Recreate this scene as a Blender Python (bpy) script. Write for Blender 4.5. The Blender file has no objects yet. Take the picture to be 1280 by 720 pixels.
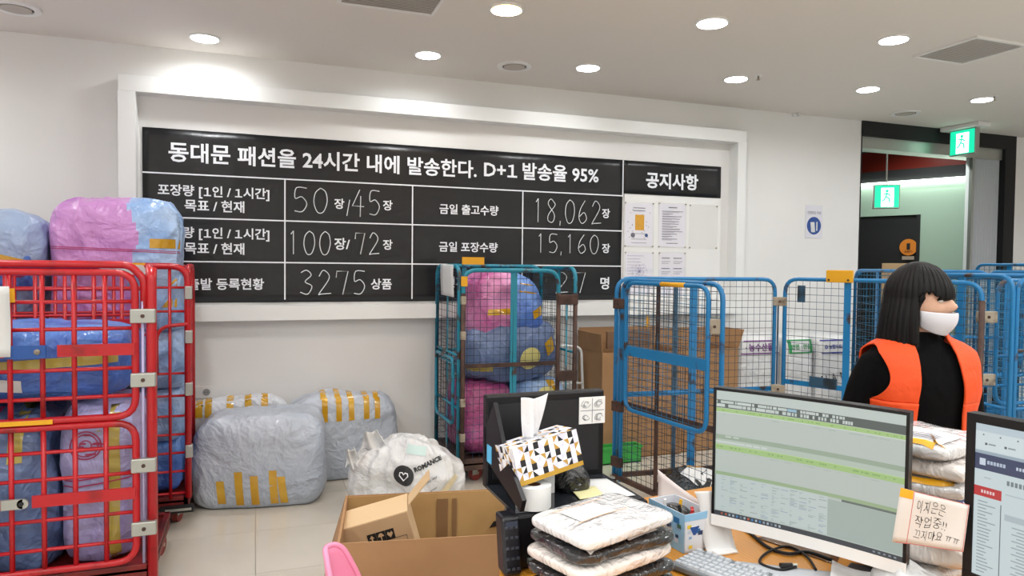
import bpy, bmesh, math, random
from mathutils import Vector, Matrix, noise
from mathutils.bvhtree import BVHTree
random.seed(7)
V = Vector
PI = math.pi
sc = bpy.context.scene
COL = sc.collection

# ------------------------------------------------------------------ camera
FPX, CAMH = 880.0, 1.58
_y, _p, _r = 0.350, 0.0318, 0.0106
fw = V((math.sin(_y)*math.cos(_p), math.cos(_y)*math.cos(_p), -math.sin(_p)))
rt = V((math.cos(_y), -math.sin(_y), 0)); up = rt.cross(fw)
rt, up = (math.cos(_r)*rt + math.sin(_r)*up), None
up = rt.cross(fw)
cam = bpy.data.cameras.new('camera'); camo = bpy.data.objects.new('camera', cam); COL.objects.link(camo)
cam.sensor_width = 36; cam.lens = FPX/1280*36; cam.clip_start = .05; cam.clip_end = 100
camo.matrix_world = Matrix(((rt.x, up.x, -fw.x, 0), (rt.y, up.y, -fw.y, 0), (rt.z, up.z, -fw.z, CAMH), (0, 0, 0, 1)))
sc.camera = camo

# ------------------------------------------------------------------ world, exposure
w = bpy.data.worlds.new('world'); sc.world = w; w.use_nodes = True
w.node_tree.nodes['Background'].inputs[0].default_value = (.9, .93, 1, 1)
w.node_tree.nodes['Background'].inputs[1].default_value = .05
vs = sc.view_settings
vs.view_transform = 'Standard'; vs.look = 'None'; vs.gamma = 1; vs.use_curve_mapping = False
vs.exposure = 0.22
LAMP_W = 8.6          # watts of one ceiling downlight
LAMP_SPREAD = 160
H = 3.10              # ceiling height
WY = 5.60             # face of the main wall

# ------------------------------------------------------------------ measuring helpers: a point at a known plane
C0 = V((0, 0, CAMH))
def ray(x, y):
    d = fw*FPX + rt*(x-640) + up*(360-y); return d/FPX
def onz(x, y, z): d = ray(x, y); return C0 + d*((z-CAMH)/d.z)
def ony(x, y, Y): d = ray(x, y); return C0 + d*(Y/d.y)
def onx(x, y, X): d = ray(x, y); return C0 + d*(X/d.x)
def atd(x, y, t): return C0 + ray(x, y)*t

# ------------------------------------------------------------------ materials
def srgb(h):
    h = h.lstrip('#'); o = []
    for i in (0, 2, 4):
        c = int(h[i:i+2], 16)/255
        o.append(c/12.92 if c <= .04045 else ((c+.055)/1.055)**2.4)
    return (*o, 1)
MATS = {}
def mat(name, col, rough=.5, metal=0, col2=None, nscale=5, nlo=.4, nhi=.6, bump=0, bscale=20, bdist=.01, coat=0, emit=0, trans=0, alpha=1, spec=.5, wave=None, detail=4, vcol=False, sub=0, stretch=None, ridged=False):
    if name in MATS: return MATS[name]
    m = bpy.data.materials.new(name); m.use_nodes = True; MATS[name] = m
    nt = m.node_tree; N = nt.nodes; L = nt.links; b = N['Principled BSDF']
    I = b.inputs
    I['Base Color'].default_value = srgb(col) if isinstance(col, str) else col
    I['Roughness'].default_value = rough; I['Metallic'].default_value = metal
    I['Coat Weight'].default_value = coat; I['Coat Roughness'].default_value = .08
    I['Transmission Weight'].default_value = trans; I['Alpha'].default_value = alpha
    I['Specular IOR Level'].default_value = spec
    if sub: I['Subsurface Weight'].default_value = sub; I['Subsurface Radius'].default_value = (.02, .01, .006); I['Subsurface Scale'].default_value = .3
    tc = N.new('ShaderNodeTexCoord'); vec = tc.outputs['Object']
    if stretch:
        mp = N.new('ShaderNodeMapping'); L.new(vec, mp.inputs[0]); mp.inputs['Scale'].default_value = stretch; vec = mp.outputs[0]
    csock = None
    if vcol:
        a = N.new('ShaderNodeVertexColor'); a.layer_name = 'Col'; csock = a.outputs[0]; L.new(csock, I['Base Color'])
    if col2:
        if wave:
            t = N.new('ShaderNodeTexWave'); t.inputs['Scale'].default_value = nscale; t.inputs['Distortion'].default_value = wave; t.inputs['Detail'].default_value = 3; o = t.outputs['Fac']
        else:
            t = N.new('ShaderNodeTexNoise'); t.inputs['Scale'].default_value = nscale; t.inputs['Detail'].default_value = detail; o = t.outputs['Fac']
        L.new(vec, t.inputs['Vector'])
        r = N.new('ShaderNodeValToRGB'); L.new(o, r.inputs[0])
        r.color_ramp.elements[0].position = nlo; r.color_ramp.elements[1].position = nhi
        r.color_ramp.elements[0].color = srgb(col); r.color_ramp.elements[1].color = srgb(col2)
        csock = r.outputs[0]; L.new(csock, I['Base Color'])
    if emit:
        I['Emission Strength'].default_value = emit
        if csock: L.new(csock, I['Emission Color'])
        else: I['Emission Color'].default_value = srgb(col)
    if bump:
        t = N.new('ShaderNodeTexNoise'); t.inputs['Scale'].default_value = bscale; t.inputs['Detail'].default_value = 3; t.inputs['Distortion'].default_value = .6
        L.new(vec, t.inputs['Vector'])
        if ridged:      # crumpled film: facets of a Voronoi field read through warped coordinates
            t.inputs['Scale'].default_value = 2.5; ad = N.new('ShaderNodeMixRGB'); ad.blend_type = 'ADD'; ad.inputs[0].default_value = .35
            L.new(vec, ad.inputs[1]); L.new(t.outputs['Color'], ad.inputs[2])
            t = N.new('ShaderNodeTexVoronoi'); t.inputs['Scale'].default_value = bscale; t.inputs['Detail'].default_value = 3; t.inputs['Roughness'].default_value = .55
            L.new(ad.outputs[0], t.inputs['Vector'])
        bp = N.new('ShaderNodeBump'); bp.inputs['Strength'].default_value = bump; bp.inputs['Distance'].default_value = bdist
        L.new(t.outputs['Distance' if ridged else 'Fac'], bp.inputs['Height']); L.new(bp.outputs[0], I['Normal'])
        if ridged: L.new(bp.outputs[0], I['Coat Normal'])
    return m

def glassy(name, tint, mixf=.12, rough=.05):
    m = bpy.data.materials.new(name); m.use_nodes = True; nt = m.node_tree; N = nt.nodes; L = nt.links
    N.remove(N['Principled BSDF'])
    tr = N.new('ShaderNodeBsdfTransparent'); tr.inputs[0].default_value = srgb(tint)
    gl = N.new('ShaderNodeBsdfGlossy'); gl.inputs['Roughness'].default_value = rough
    mx = N.new('ShaderNodeMixShader'); mx.inputs[0].default_value = mixf
    L.new(tr.outputs[0], mx.inputs[1]); L.new(gl.outputs[0], mx.inputs[2]); L.new(mx.outputs[0], N['Material Output'].inputs[0])
    return m

M_wall = mat('wall_paint', '#e9e8e6', .75, col2='#e3e2df', nscale=1.3, nlo=.3, nhi=.8, bump=.05, bscale=120, bdist=.002)
M_ceil = mat('ceiling_paint', '#e2dcd4', .85)
M_trim = mat('white_gloss_paint', '#e9eae8', .32, bump=.03, bscale=30, bdist=.002)
M_tile = mat('cream_polished_tile', '#c8c1b4', .16, col2='#beb7aa', nscale=2.2, nlo=.3, nhi=.75, bump=.02, bscale=4, bdist=.003)
M_grout = mat('grey_grout', '#a1988b', .8)
M_white = mat('white_plastic', '#e8e8e6', .4)
M_paper = mat('white_paper', '#d6d6d5', .7, bump=.05, bscale=15)
M_black = mat('black_plastic', '#0e0e12', .38, spec=.35, bump=.03, bscale=200, bdist=.001)
M_blackm = mat('black_matte', '#0c0c0e', .7)
M_banner = mat('black_banner_vinyl', '#0a0a0e', .34, bump=.35, bscale=3.2, bdist=.03)
M_ink = mat('white_lettering', '#eceff4', .6, emit=0)
M_chalk = mat('white_marker_line', '#dfe2e4', .7)
M_inkb = mat('black_ink', '#141414', .6)
M_red = mat('red_cage_paint', '#b51720', .3, col2='#841518', nscale=9, nlo=.55, nhi=.72, bump=.1, bscale=60, bdist=.002)
M_redplate = mat('dark_red_plate', '#7c1714', .5, col2='#4c1512', nscale=7, nlo=.4, nhi=.7)
M_blue = mat('blue_cage_paint', '#1473ab', .35, col2='#3c2d28', nscale=8, nlo=.60, nhi=.68, bump=.1, bscale=60, bdist=.002)
M_teal = mat('teal_cage_paint', '#1a7f97', .38, col2='#3d2c25', nscale=9, nlo=.54, nhi=.63, bump=.1, bscale=60, bdist=.002)
M_rust = mat('rusty_brown_steel', '#5a4238', .6, .3, col2='#3a2a26', nscale=10, nlo=.35, nhi=.65, bump=.2, bscale=50, bdist=.002)
M_dkblue = mat('dark_blue_paint', '#2c4f68', .45, col2='#1d2830', nscale=9, nlo=.5, nhi=.62)
M_wire = mat('dark_mesh_wire', '#202428', .5, .2, col2='#1b4560', nscale=6, nlo=.45, nhi=.62)
M_wireb = mat('blue_mesh_wire', '#256f93', .45, .1, col2='#2a2d30', nscale=5, nlo=.5, nhi=.62)
M_zinc = mat('zinc_bracket', '#a79d8c', .45, .55, col2='#6a5f52', nscale=14, nlo=.5, nhi=.7)
M_yel = mat('yellow_plate', '#e0a312', .45)
M_bluel = mat('blue_latch_paint', '#1f4d94', .4)
M_tapey = mat('yellow_packing_tape', '#bd8c0a', .2, col2='#cfa52c', nscale=6, nlo=.45, nhi=.75, coat=.5, bump=.3, bscale=25, bdist=.006)
M_tapep = mat('pale_tape', '#b3a04a', .25, coat=.4)
M_crim = mat('crimson_cord', '#b01f55', .5)
BAGB = dict(bump=.5, bscale=5.5, bdist=.035, ridged=True, coat=.12)
M_bggrey = mat('pale_grey_poly', '#b6bcc6', .38, col2='#a7afbb', nscale=2, **BAGB)
M_bgdark = mat('black_poly', '#0f1012', .25, bump=.7, bscale=12, bdist=.02, coat=.5, ridged=True)
M_bgwhite = mat('milky_white_poly', '#d3d4d4', .3, col2='#c2bdb6', nscale=3, nlo=.45, nhi=.7, **BAGB)
M_bglav = mat('lavender_poly', '#a7a5cf', .35, col2='#9a8fc0', nscale=2, **BAGB)
M_bgslate = mat('slate_blue_poly', '#66799f', .38, col2='#556a94', nscale=2, **BAGB)
M_bgblue = mat('cornflower_poly', '#5a86c8', .35, col2='#3f63b4', nscale=3, **BAGB)
M_bgsky = mat('sky_blue_poly', '#a9c3e6', .35, col2='#86a8d8', nscale=4, **BAGB)
M_bgpink = mat('pink_poly', '#a5497c', .35, col2='#7c3a76', nscale=3, **BAGB)
M_bgwhb = mat('white_bale_wrap', '#dededd', .35, col2='#cfd0d2', nscale=3, **BAGB)
M_card = mat('brown_cardboard', '#a67f58', .8, col2='#9c7650', nscale=3, bump=.08, bscale=60, bdist=.002)
M_cardin = mat('pale_cardboard_inside', '#b7935f', .8, col2='#a98453', nscale=3, bump=.06, bscale=60, bdist=.002)
M_cardlt = mat('light_cardboard', '#d2b48c', .75)
M_cardtan = mat('tan_cardboard', '#bf9d77', .8)
M_wood = mat('honey_wood_desk', '#c98a2c', .35, col2='#c07f26', nscale=3.2, wave=6, nlo=.2, nhi=.8, stretch=(8, 1.2, 8), coat=.3)
M_skin = mat('skin', '#d3a78e', .5, sub=.08)
M_hair = mat('dark_brown_hair', '#0a0706', .5, spec=.22, col2='#050404', nscale=60, nlo=.35, nhi=.65, bump=.5, bscale=90, bdist=.004, stretch=(1, 1, .08))
M_sweater = mat('black_knit', '#050506', .95, spec=.15, bump=.5, bscale=9, bdist=.03)
M_vest = mat('orange_vest_cloth', '#e04a10', .7, bump=.45, bscale=10, bdist=.02)
M_pink = mat('pink_plastic', '#ef8fb1', .35)
M_green = mat('green_plastic', '#3aa548', .4)
M_rubber = mat('red_brown_rubber', '#7c2a22', .6)
M_galv = mat('galvanised_steel', '#aeb0aa', .35, .7)
M_vc = mat('printed_colours', '#ffffff', .55, vcol=True)
M_acrylic = glassy('clear_acrylic', '#ffffff', .05, .04)
M_film = glassy('clear_film', '#ffffff', .25, .15)

# ------------------------------------------------------------------ object helpers
def link(o, parent=None):
    COL.objects.link(o)
    if parent is not None: o.parent = parent
    return o
def tag(o, label=None, cat=None, group=None, kind=None):
    if label: o['label'] = label
    if cat: o['category'] = cat
    if group: o['group'] = group
    if kind: o['kind'] = kind
    return o
def thing(name, label, cat, loc=(0, 0, 0), rz=0, group=None):
    o = bpy.data.objects.new(name, None); link(o); o.location = loc; o.rotation_euler = (0, 0, rz); o.empty_display_size = .1
    return tag(o, label, cat, group)
class MB:
    def __init__(s): s.v = []; s.f = []; s.mi = []; s.cur = 0
    def add(s, vs, fs):
        k = len(s.v); s.v += [tuple(p) for p in vs]; s.f += [tuple(i+k for i in f) for f in fs]; s.mi += [s.cur]*len(fs); return s
    def box(s, a, b):
        x0, y0, z0 = a; x1, y1, z1 = b
        return s.add([(x0,y0,z0),(x1,y0,z0),(x1,y1,z0),(x0,y1,z0),(x0,y0,z1),(x1,y0,z1),(x1,y1,z1),(x0,y1,z1)],
                     [(0,3,2,1),(4,5,6,7),(0,1,5,4),(1,2,6,5),(2,3,7,6),(3,0,4,7)])
    def hexa(s, o, a, b, c):
        o, a, b, c = V(o), V(a), V(b), V(c)
        if a.cross(b).dot(c) < 0: a, b = b, a
        return s.add([o, o+a, o+a+b, o+b, o+c, o+a+c, o+a+b+c, o+b+c], [(0,3,2,1),(4,5,6,7),(0,1,5,4),(1,2,6,5),(2,3,7,6),(3,0,4,7)])
    def bar(s, p, q, wdt, thk, side=None):
        p, q = V(p), V(q); d = (q-p).normalized()
        side = V(side) if side is not None else (V((0,0,1)) if abs(d.z) < .9 else V((1,0,0)))
        a = (side - d*side.dot(d)).normalized(); b = d.cross(a)
        return s.hexa(p - a*wdt/2 - b*thk/2, a*wdt, b*thk, q-p)
    def tube(s, path, r, n=8, closed=False, caps=True):
        P = [V(p) for p in path]; m = len(P); rr = r if hasattr(r, '__len__') else [r]*m
        T = []
        for i in range(m):
            a = P[(i-1) % m] if (closed or i > 0) else P[i]; b = P[(i+1) % m] if (closed or i < m-1) else P[i]
            T.append((b-a).normalized())
        ref = V((0,0,1)) if abs(T[0].z) < .9 else V((1,0,0))
        u = (ref - T[0]*ref.dot(T[0])).normalized(); vs = []
        for i in range(m):
            u = (u - T[i]*u.dot(T[i])).normalized(); v = T[i].cross(u)
            for k in range(n):
                a = 2*PI*k/n; vs.append(P[i] + (u*math.cos(a)+v*math.sin(a))*rr[i])
        fs = []
        for i in range(m if closed else m-1):
            j = (i+1) % m
            for k in range(n): fs.append((i*n+k, i*n+(k+1) % n, j*n+(k+1) % n, j*n+k))
        if caps and not closed: fs.append(tuple(range(n))[::-1]); fs.append(tuple((m-1)*n+k for k in range(n)))
        return s.add(vs, fs)
    def cyl(s, c, r, h, n=24, axis=(0,0,1), r2=None):
        c, ax = V(c), V(axis).normalized(); return s.tube([c, c+ax*h], [r, r if r2 is None else r2], n)
    def ring(s, c, r0, r1, h, n=32, axis='z'):
        vs = []; fs = []
        for k in range(n):
            a = 2*PI*k/n; ca, sa = math.cos(a), math.sin(a)
            for (r, z) in ((r0, 0), (r1, 0), (r1, h), (r0, h)):
                vs.append((c[0]+r*ca, c[1]+r*sa, c[2]+z))
        for k in range(n):
            j = (k+1) % n
            for q in range(4): fs.append((k*4+q, j*4+q, j*4+(q+1) % 4, k*4+(q+1) % 4))
        return s.add(vs, fs)
    def grid(s, fn, nu, nv, closeu=False):
        vs = [fn(i/nu, j/nv) for j in range(nv+1) for i in range(nu if closeu else nu+1)]
        W = nu if closeu else nu+1; fs = []
        for j in range(nv):
            for i in range(nu):
                i2 = (i+1) % W; fs.append((j*W+i, j*W+i2, (j+1)*W+i2, (j+1)*W+i))
        return s.add(vs, fs)
    def build(s, name, m, parent=None, smooth=False, **kw):
        me = bpy.data.meshes.new(name); me.from_pydata(s.v, [], s.f)
        for x in (m if isinstance(m, (list, tuple)) else [m]): me.materials.append(x)
        if any(s.mi): me.polygons.foreach_set('material_index', s.mi)
        if smooth: me.polygons.foreach_set('use_smooth', [True]*len(me.polygons))
        me.update(); o = bpy.data.objects.new(name, me); link(o, parent)
        if kw: tag(o, **kw)
        return o
def bevel(o, wdt=.004, seg=2):
    md = o.modifiers.new('bevel', 'BEVEL'); md.width = wdt; md.segments = seg; md.limit_method = 'ANGLE'; return o
def solid(o, t=.003, off=-1):
    md = o.modifiers.new('solid', 'SOLIDIFY'); md.thickness = t; md.offset = off; return o
def fillet(pts, r, seg=5):
    P = [V(p) for p in pts]; out = [P[0]]
    for i in range(1, len(P)-1):
        a, b, c = P[i-1], P[i], P[i+1]; d1 = (a-b).normalized(); d2 = (c-b).normalized()
        ang = d1.angle(d2); t = min(r/math.tan(ang/2), (a-b).length*.49, (c-b).length*.49)
        A, B = b+d1*t, b+d2*t
        for k in range(seg+1):
            u = k/seg; out.append(A*(1-u)**2 + b*2*u*(1-u) + B*u*u)
    out.append(P[-1]); return out
def smoothpath(pts, n=6):
    P = [V(p) for p in pts]; Q = [P[0]] + P + [P[-1]]; out = []
    for i in range(1, len(Q)-2):
        for k in range(n):
            t = k/n; a, b, c, d = Q[i-1], Q[i], Q[i+1], Q[i+2]
            out.append(.5*((2*b)+(c-a)*t+(2*a-5*b+4*c-d)*t*t+(3*b-a-3*c+d)*t**3))
    out.append(P[-1]); return out

# ---- lettering: mesh from the built-in font, fitted to a width; local plane x right, y up
def text_mesh(s, bold=0.0, ext=0.0):
    if '1' not in s: return text_mesh_raw(s, bold, ext)
    vs, fs, x, gap = [], [], 0.0, .09      # the flagged numeral one comes from the wide set of the same font
    import re as _re
    for seg in _re.findall(r'1|[^1]+', s):
        lead = len(seg) - len(seg.lstrip()); trail = len(seg) - len(seg.rstrip()); body_ = seg.strip()
        x += .22*lead
        if body_:
            me = text_mesh_raw('\uff11' if body_ == '1' else body_, bold, ext); co = [v.co.copy() for v in me.vertices]
            x0 = min(c.x for c in co); x1 = max(c.x for c in co); k = len(vs); q = .9 if body_ == '1' else 1
            vs += [(c.x-x0+x, c.y*q, c.z) for c in co]; fs += [tuple(i+k for i in p.vertices) for p in me.polygons]; x += x1-x0+gap
        if body_: x += .22*trail
    me = bpy.data.meshes.new('lettering'); me.from_pydata(vs, [], fs); return me
def text_mesh_raw(s, bold=0.0, ext=0.0):
    cu = bpy.data.curves.new('lettering', 'FONT'); cu.body = s; cu.size = 1; cu.offset = bold; cu.extrude = ext; cu.resolution_u = 2
    cu.align_x = 'LEFT'; o = bpy.data.objects.new('lettering', cu)
    me = bpy.data.meshes.new_from_object(o); bpy.data.objects.remove(o); return me
def text_on(name, s, M, width=None, height=None, m=None, parent=None, bold=.012, center=True, **kw):
    me = text_mesh(s, bold)
    if not me.vertices: return None
    xs = [v.co.x for v in me.vertices]; ys = [v.co.y for v in me.vertices]
    x0, x1, y0, y1 = min(xs), max(xs), min(ys), max(ys)
    sx = width/(x1-x0) if width else height/(y1-y0)
    sy = height/(y1-y0) if height else sx
    cx, cy = (x0+x1)/2, (y0+y1)/2
    me.transform(M @ Matrix.Diagonal((sx, sy, 1, 1)) @ Matrix.Translation((-cx, -cy, 0)))
    me.materials.clear(); me.materials.append(m or M_ink)
    for p in me.polygons: p.material_index = 0
    o = bpy.data.objects.new(name, me); link(o, parent)
    if kw: tag(o, **kw)
    return o
def frame_m(o, xdir, ydir):
    x = V(xdir).normalized(); y = V(ydir); y = (y - x*y.dot(x)).normalized(); z = x.cross(y)
    return Matrix(((x.x, y.x, z.x, o[0]), (x.y, y.y, z.y, o[1]), (x.z, y.z, z.z, o[2]), (0, 0, 0, 1)))

# hand-written digits as strokes in a unit box
ST = {'0': [[(.5,1),(.15,.8),(.05,.4),(.3,.02),(.7,.05),(.95,.45),(.85,.85),(.5,1)]],
      '1': [[(.3,.85),(.5,1),(.5,0)]],
      '2': [[(.1,.75),(.4,1),(.8,.85),(.8,.6),(.1,.03),(.25,.02),(1,.05)]],
      '3': [[(.1,.9),(.5,1),(.85,.8),(.4,.53),(.9,.35),(.6,.02),(.05,.1)]],
      '4': [[(.6,1),(0,.35),(.95,.33)],[(.68,.75),(.64,-.08)]],
      '5': [[(.9,.97),(.2,.97),(.12,.55),(.55,.62),(.9,.35),(.6,.03),(.08,.05)]],
      '6': [[(.7,1),(.25,.65),(.08,.25),(.4,.0),(.85,.2),(.6,.48),(.15,.3)]],
      '7': [[(.05,.7),(.1,.97),(.95,.97),(.55,0)]],
      '8': [[(.75,.85),(.4,1),(.15,.78),(.75,.35),(.6,.02),(.15,.08),(.2,.35),(.8,.72),(.75,.85)]],
      ',': [[(.3,.08),(.2,-.12)]], '/': [[(.9,1),(.1,0)]]}
def strokes(mb, s, M, wdt, hgt, r, seq=None):
    n = len(s); cw = [(.35 if ch == ',' else 1) for ch in s]; tot = sum(cw); x = 0
    for ch, c in zip(s, cw):
        for st in ST[ch]:
            pts = smoothpath([V(((x + c*(.1+.75*a))/tot*wdt, b*hgt, 0)) for a, b in st], 4) if ch not in '147/,' else [V(((x + c*(.1+.75*a))/tot*wdt, b*hgt, 0)) for a, b in st]
            mb.tube([M @ p for p in pts], r, 4)
        x += c

# ---- bags: pillow-like superellipsoid with folds
def sgnpow(x, e): return math.copysign(abs(x)**e, x)
def bag_obj(name, w, d, h, m, seed=1, e1=.5, e2=.45, nu=72, nv=48, amp=.035, fold=.012, loc=(0,0,0), rz=0, parent=None, sag=.1, tilt=None, two=None):
    mb = MB(); off = V((seed*7.3, seed*3.1, seed*5.7))
    def S(u, v):
        th = 2*PI*u; ph = -PI/2 + PI*v
        c = max(0, math.cos(ph)); x = sgnpow(math.cos(th), e2)*c**e1; y = sgnpow(math.sin(th), e2)*c**e1; z = sgnpow(math.sin(ph), e1)
        p = V((x*w/2, y*d/2, z*h/2)); q = p.normalized() if p.length else V((0,0,1))
        nz = noise.noise(p*2.6+off)*amp*2 + noise.noise(p*7+off)*amp*.7
        rd = 1-abs(noise.noise(V((p.x*9, p.y*9, p.z*4))+off*2)); nz += (rd**3)*fold*1.6 - fold
        p = p + q*nz
        p.x *= 1+sag*(.5-v)*.6; p.y *= 1+sag*(.5-v)*.6
        if p.z < -h*.44: p.z = -h*.44 + (p.z+h*.44)*.1
        p.z += h*.45
        return p
    mb.grid(S, nu, nv, True)
    o = mb.build(name, m, parent, True); o.location = loc; o.rotation_euler = (tilt[0] if tilt else 0, tilt[1] if tilt else 0, rz)
    if two:   # second colour on the right-hand side of the bag, a property of the sheets it is made of
        o.data.materials.append(two[0])
        fn = two[1]
        for pl in o.data.polygons:
            if fn(pl.center): pl.material_index = 1
    return o
def bvh_of(o):
    me = o.data; return BVHTree.FromPolygons([v.co.copy() for v in me.vertices], [tuple(p.vertices) for p in me.polygons])
def drape(o, name, org, ux, uy, direc, m, nu=10, nv=10, off=.003, label=None):
    """patch org + a*ux + b*uy pressed along direc on to the object's surface (its local space)"""
    b = bvh_of(o); org, ux, uy, dr = V(org), V(ux), V(uy), V(direc).normalized(); mb = MB(); last = [None]
    def fn(a, c):
        p = org + ux*a + uy*c; hit = b.ray_cast(p, dr, 5)
        if hit[0] is not None:
            last[0] = hit[0]; return hit[0] - dr*off
        near = b.find_nearest(p); return near[0] - dr*off
    mb.grid(fn, nu, nv); r = mb.build(name, m, o, True)
    if label: r['label'] = label
    return r
def drape_mesh(o, ob, direc, off=.003):
    b = bvh_of(o); dr = V(direc).normalized()
    for v in ob.data.vertices:
        hit = b.ray_cast(v.co - dr*1.5, dr, 5)
        if hit[0] is not None: v.co = hit[0] - dr*off
    return ob

# ================================================================== THE SETTING
def struct(name, mb, m, parent=None, smooth=False):
    o = mb.build(name, m, parent, smooth)
    if parent is None: o['kind'] = 'structure'
    return o
XL, XR, YB = -3.2, 9.6, -3.4
fl = struct('floor', MB().box((XL-.1, YB-.1, -.14), (XR+.1, 13, -.012)), M_grout)
TS = .6
tile_me = None
for ix in range(-5, 11):
    for iy in range(9):
        x0 = ix*TS; y1 = 5.56 - iy*TS
        if tile_me is None:
            t = MB().box((.001, .001, 0), (TS-.001, TS-.001, .012)).build('tile', M_tile, fl); tile_me = t.data
        else:
            t = bpy.data.objects.new('tile', tile_me); link(t, fl)
        t.location = (x0, y1-TS, -.012)
mb = MB(); mb.box((XL, 5.561, -.012), (XR, WY+.1, 0)); mb.box((6.602, .16, -.012), (XR, 5.559, 0)); mb.box((XL, YB, -.012), (XR, .158, 0)); mb.box((XL, .16, -.012), (-3.002, 5.559, 0)); mb.box((5, WY+.1, -.012), (XR, 13, 0))
mb.build('outer_tiling', M_tile, fl)
struct('ceiling', MB().box((XL-.1, YB-.1, H), (XR+.1, WY+.2, H+.1)), M_ceil)
DX0, DX1 = 5.836, 8.10
mb = MB(); mb.box((XL, WY, -.01), (DX0, WY+.2, H)); mb.box((DX1, WY, -.01), (XR, WY+.2, H))
struct('wall_back', mb, M_wall)
struct('wall_left', MB().box((XL-.1, YB, -.01), (XL, WY+.2, H)), M_wall)
struct('wall_right', MB().box((XR, YB, -.01), (XR+.1, WY+.2, H)), M_wall)
struct('wall_front', MB().box((XL-.1, YB-.1, -.01), (XR+.1, YB, H)), M_wall)
# niche frame: four white boards, mitred look
NX0, NX1, NZ0, NZ1, NY = -.88, 4.317, 1.157, 2.86, 5.47
fr = MB().box((NX0, NY, NZ1-.112), (NX1, WY, NZ1)); fo = struct('trim_1', fr, M_trim); bevel(fo, .003)
MB().box((NX0, NY, NZ0+.11), (NX0+.108, WY, NZ1-.112)).build('frame_upright', M_trim, fo)
MB().box((NX1-.095, NY, NZ0+.11), (NX1, WY, NZ1-.112)).build('frame_upright', M_trim, fo)
MB().box((NX0, NY, NZ0), (NX1, WY, NZ0+.11)).build('frame_sill', M_trim, fo)
struct('baseboard_back', MB().box((XL, WY-.012, 0), (DX0, WY, .08)), M_wall)
# doorway: black lining, steel head, shutter track
mb = MB(); mb.box((DX0, WY-.02, H-.15), (DX1, WY+.2, H)); mb.box((DX1-.17, WY-.02, 0), (DX1, WY+.2, H-.15)); mb.box((DX0, WY-.005, 0), (DX0+.012, WY+.2, H-.15))
dr = struct('door_1', mb, M_blackm)
MB().box((DX0+.012, WY+.02, H-.27), (DX1-.17, WY+.2, H-.15)).build('steel_header', M_galv, dr)
MB().box((DX1-.63, WY+.02, 0), (DX1-.60, WY+.06, H-.27)).build('steel_track', M_galv, dr)
# corridor beyond
mb = MB(); mb.box((5, 10.8, 0), (XR+2.5, 10.9, 3.7)); mb.box((4.9, WY+.2, 0), (5, 10.9, 3.7)); mb.box((XR+2.4, WY+.2, 0), (XR+2.5, 10.9, 3.7))
struct('wall_corridor', mb, M_blackm)
mb = MB(); mb.box((5, WY+.2, 3.6), (XR+2.5, 10.9, 3.7)); co = struct('ceiling_corridor', mb, M_blackm)
for k in range(9):
    MB().box((5, 6.2+k*.5, 3.28), (XR+2, 6.23+k*.5, 3.31)).build('ceiling_rail', M_galv, co)
for k in range(8):
    MB().box((5.4+k*.6, WY+.25, 3.31), (5.43+k*.6, 10.5, 3.34)).build('ceiling_rail', M_galv, co)
# diagonal glazed partition
A = V((7.588, 7.283, 0)); Bp = V((8.105, 6.133, 0)); D = (Bp-A).normalized(); Nn = V((-D.y, D.x, 0))
if Nn.dot(-A) < 0: Nn = -Nn
P0 = A - D*3.2
def slab(mb, s0, s1, z0, z1, t0=0, t1=.05):
    return mb.hexa(P0 + D*s0 - Nn*t1 + V((0, 0, z0)), D*(s1-s0), Nn*(t1-t0), V((0, 0, z1-z0)))
M_frost = mat('frosted_green_glass', '#8fa394', .45, emit=.10)  # faint glow put into the glass so it looks lit from behind
M_glow = mat('backlit_panel', '#f4fff4', .5, emit=.85)
pt = thing('glazed_partition', 'pale green frosted glass partition in the corridor beyond the doorway', 'partition')
def s_at(px):   # distance along the partition seen at image column px
    r = ray(px, 300); det = r.x*(-D.y) + D.x*r.y
    return ((P0.y*r.x - P0.x*r.y))/(D.x*r.y - D.y*r.x)
sd = s_at(1150)
slab(MB(), sd, 4.6, 0, 2.70).build('glass_panel', M_frost, pt)
slab(MB(), 0, sd, 2.28, 2.70).build('glass_panel', M_frost, pt)
slab(MB(), 0, 4.6, 2.71, 2.86, -.05, .2).build('black_fascia', M_blackm, pt)
slab(MB(), 0, 4.6, 2.86, 3.12, -.02, .2).build('red_fascia', mat('dark_red_gloss', '#6e2016', .3), pt)
slab(MB(), 0, 4.6, 2.685, 2.71, -.09, .0).build('strip_lamp', mat('strip_light', '#f2fff2', .5, emit=9), pt)
slab(MB(), 0, sd, 0, 2.28, .03, .08).build('dark_doorway', M_blackm, pt)
slab(MB(), sd-.04, sd, 0, 2.28, -.01, .06).build('black_frame', M_blackm, pt)
# ------------------------------------------------------------------ ceiling fittings
M_lamp = mat('lamp_diffuser', '#ffffff', .5, emit=14)
M_lampw = mat('warm_lamp_diffuser', '#ffb65c', .5, emit=6)
def downlight(x, y, label, warm=False, r=.085, pw=.62):
    t = thing('downlight', label, 'ceiling light', (x, y, H), 0, 'recessed round ceiling downlights')
    MB().ring((0, 0, -.008), r, r+.014, .012, 28).build('trim_ring', M_white, t)
    MB().cyl((0, 0, -.004), r, .008, 28).build('diffuser', M_lampw if warm else M_lamp, t)
    ld = bpy.data.lights.new('downlight_lamp', 'AREA'); ld.shape = 'DISK'; ld.size = r*2; ld.energy = LAMP_W*pw
    ld.color = (1, .66, .34) if warm else (.965, .985, 1.0); ld.spread = math.radians(LAMP_SPREAD)
    lo = bpy.data.objects.new('lamp', ld); link(lo, t); lo.location = (0, 0, -.012); lo.visible_camera = True
    return t
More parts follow.
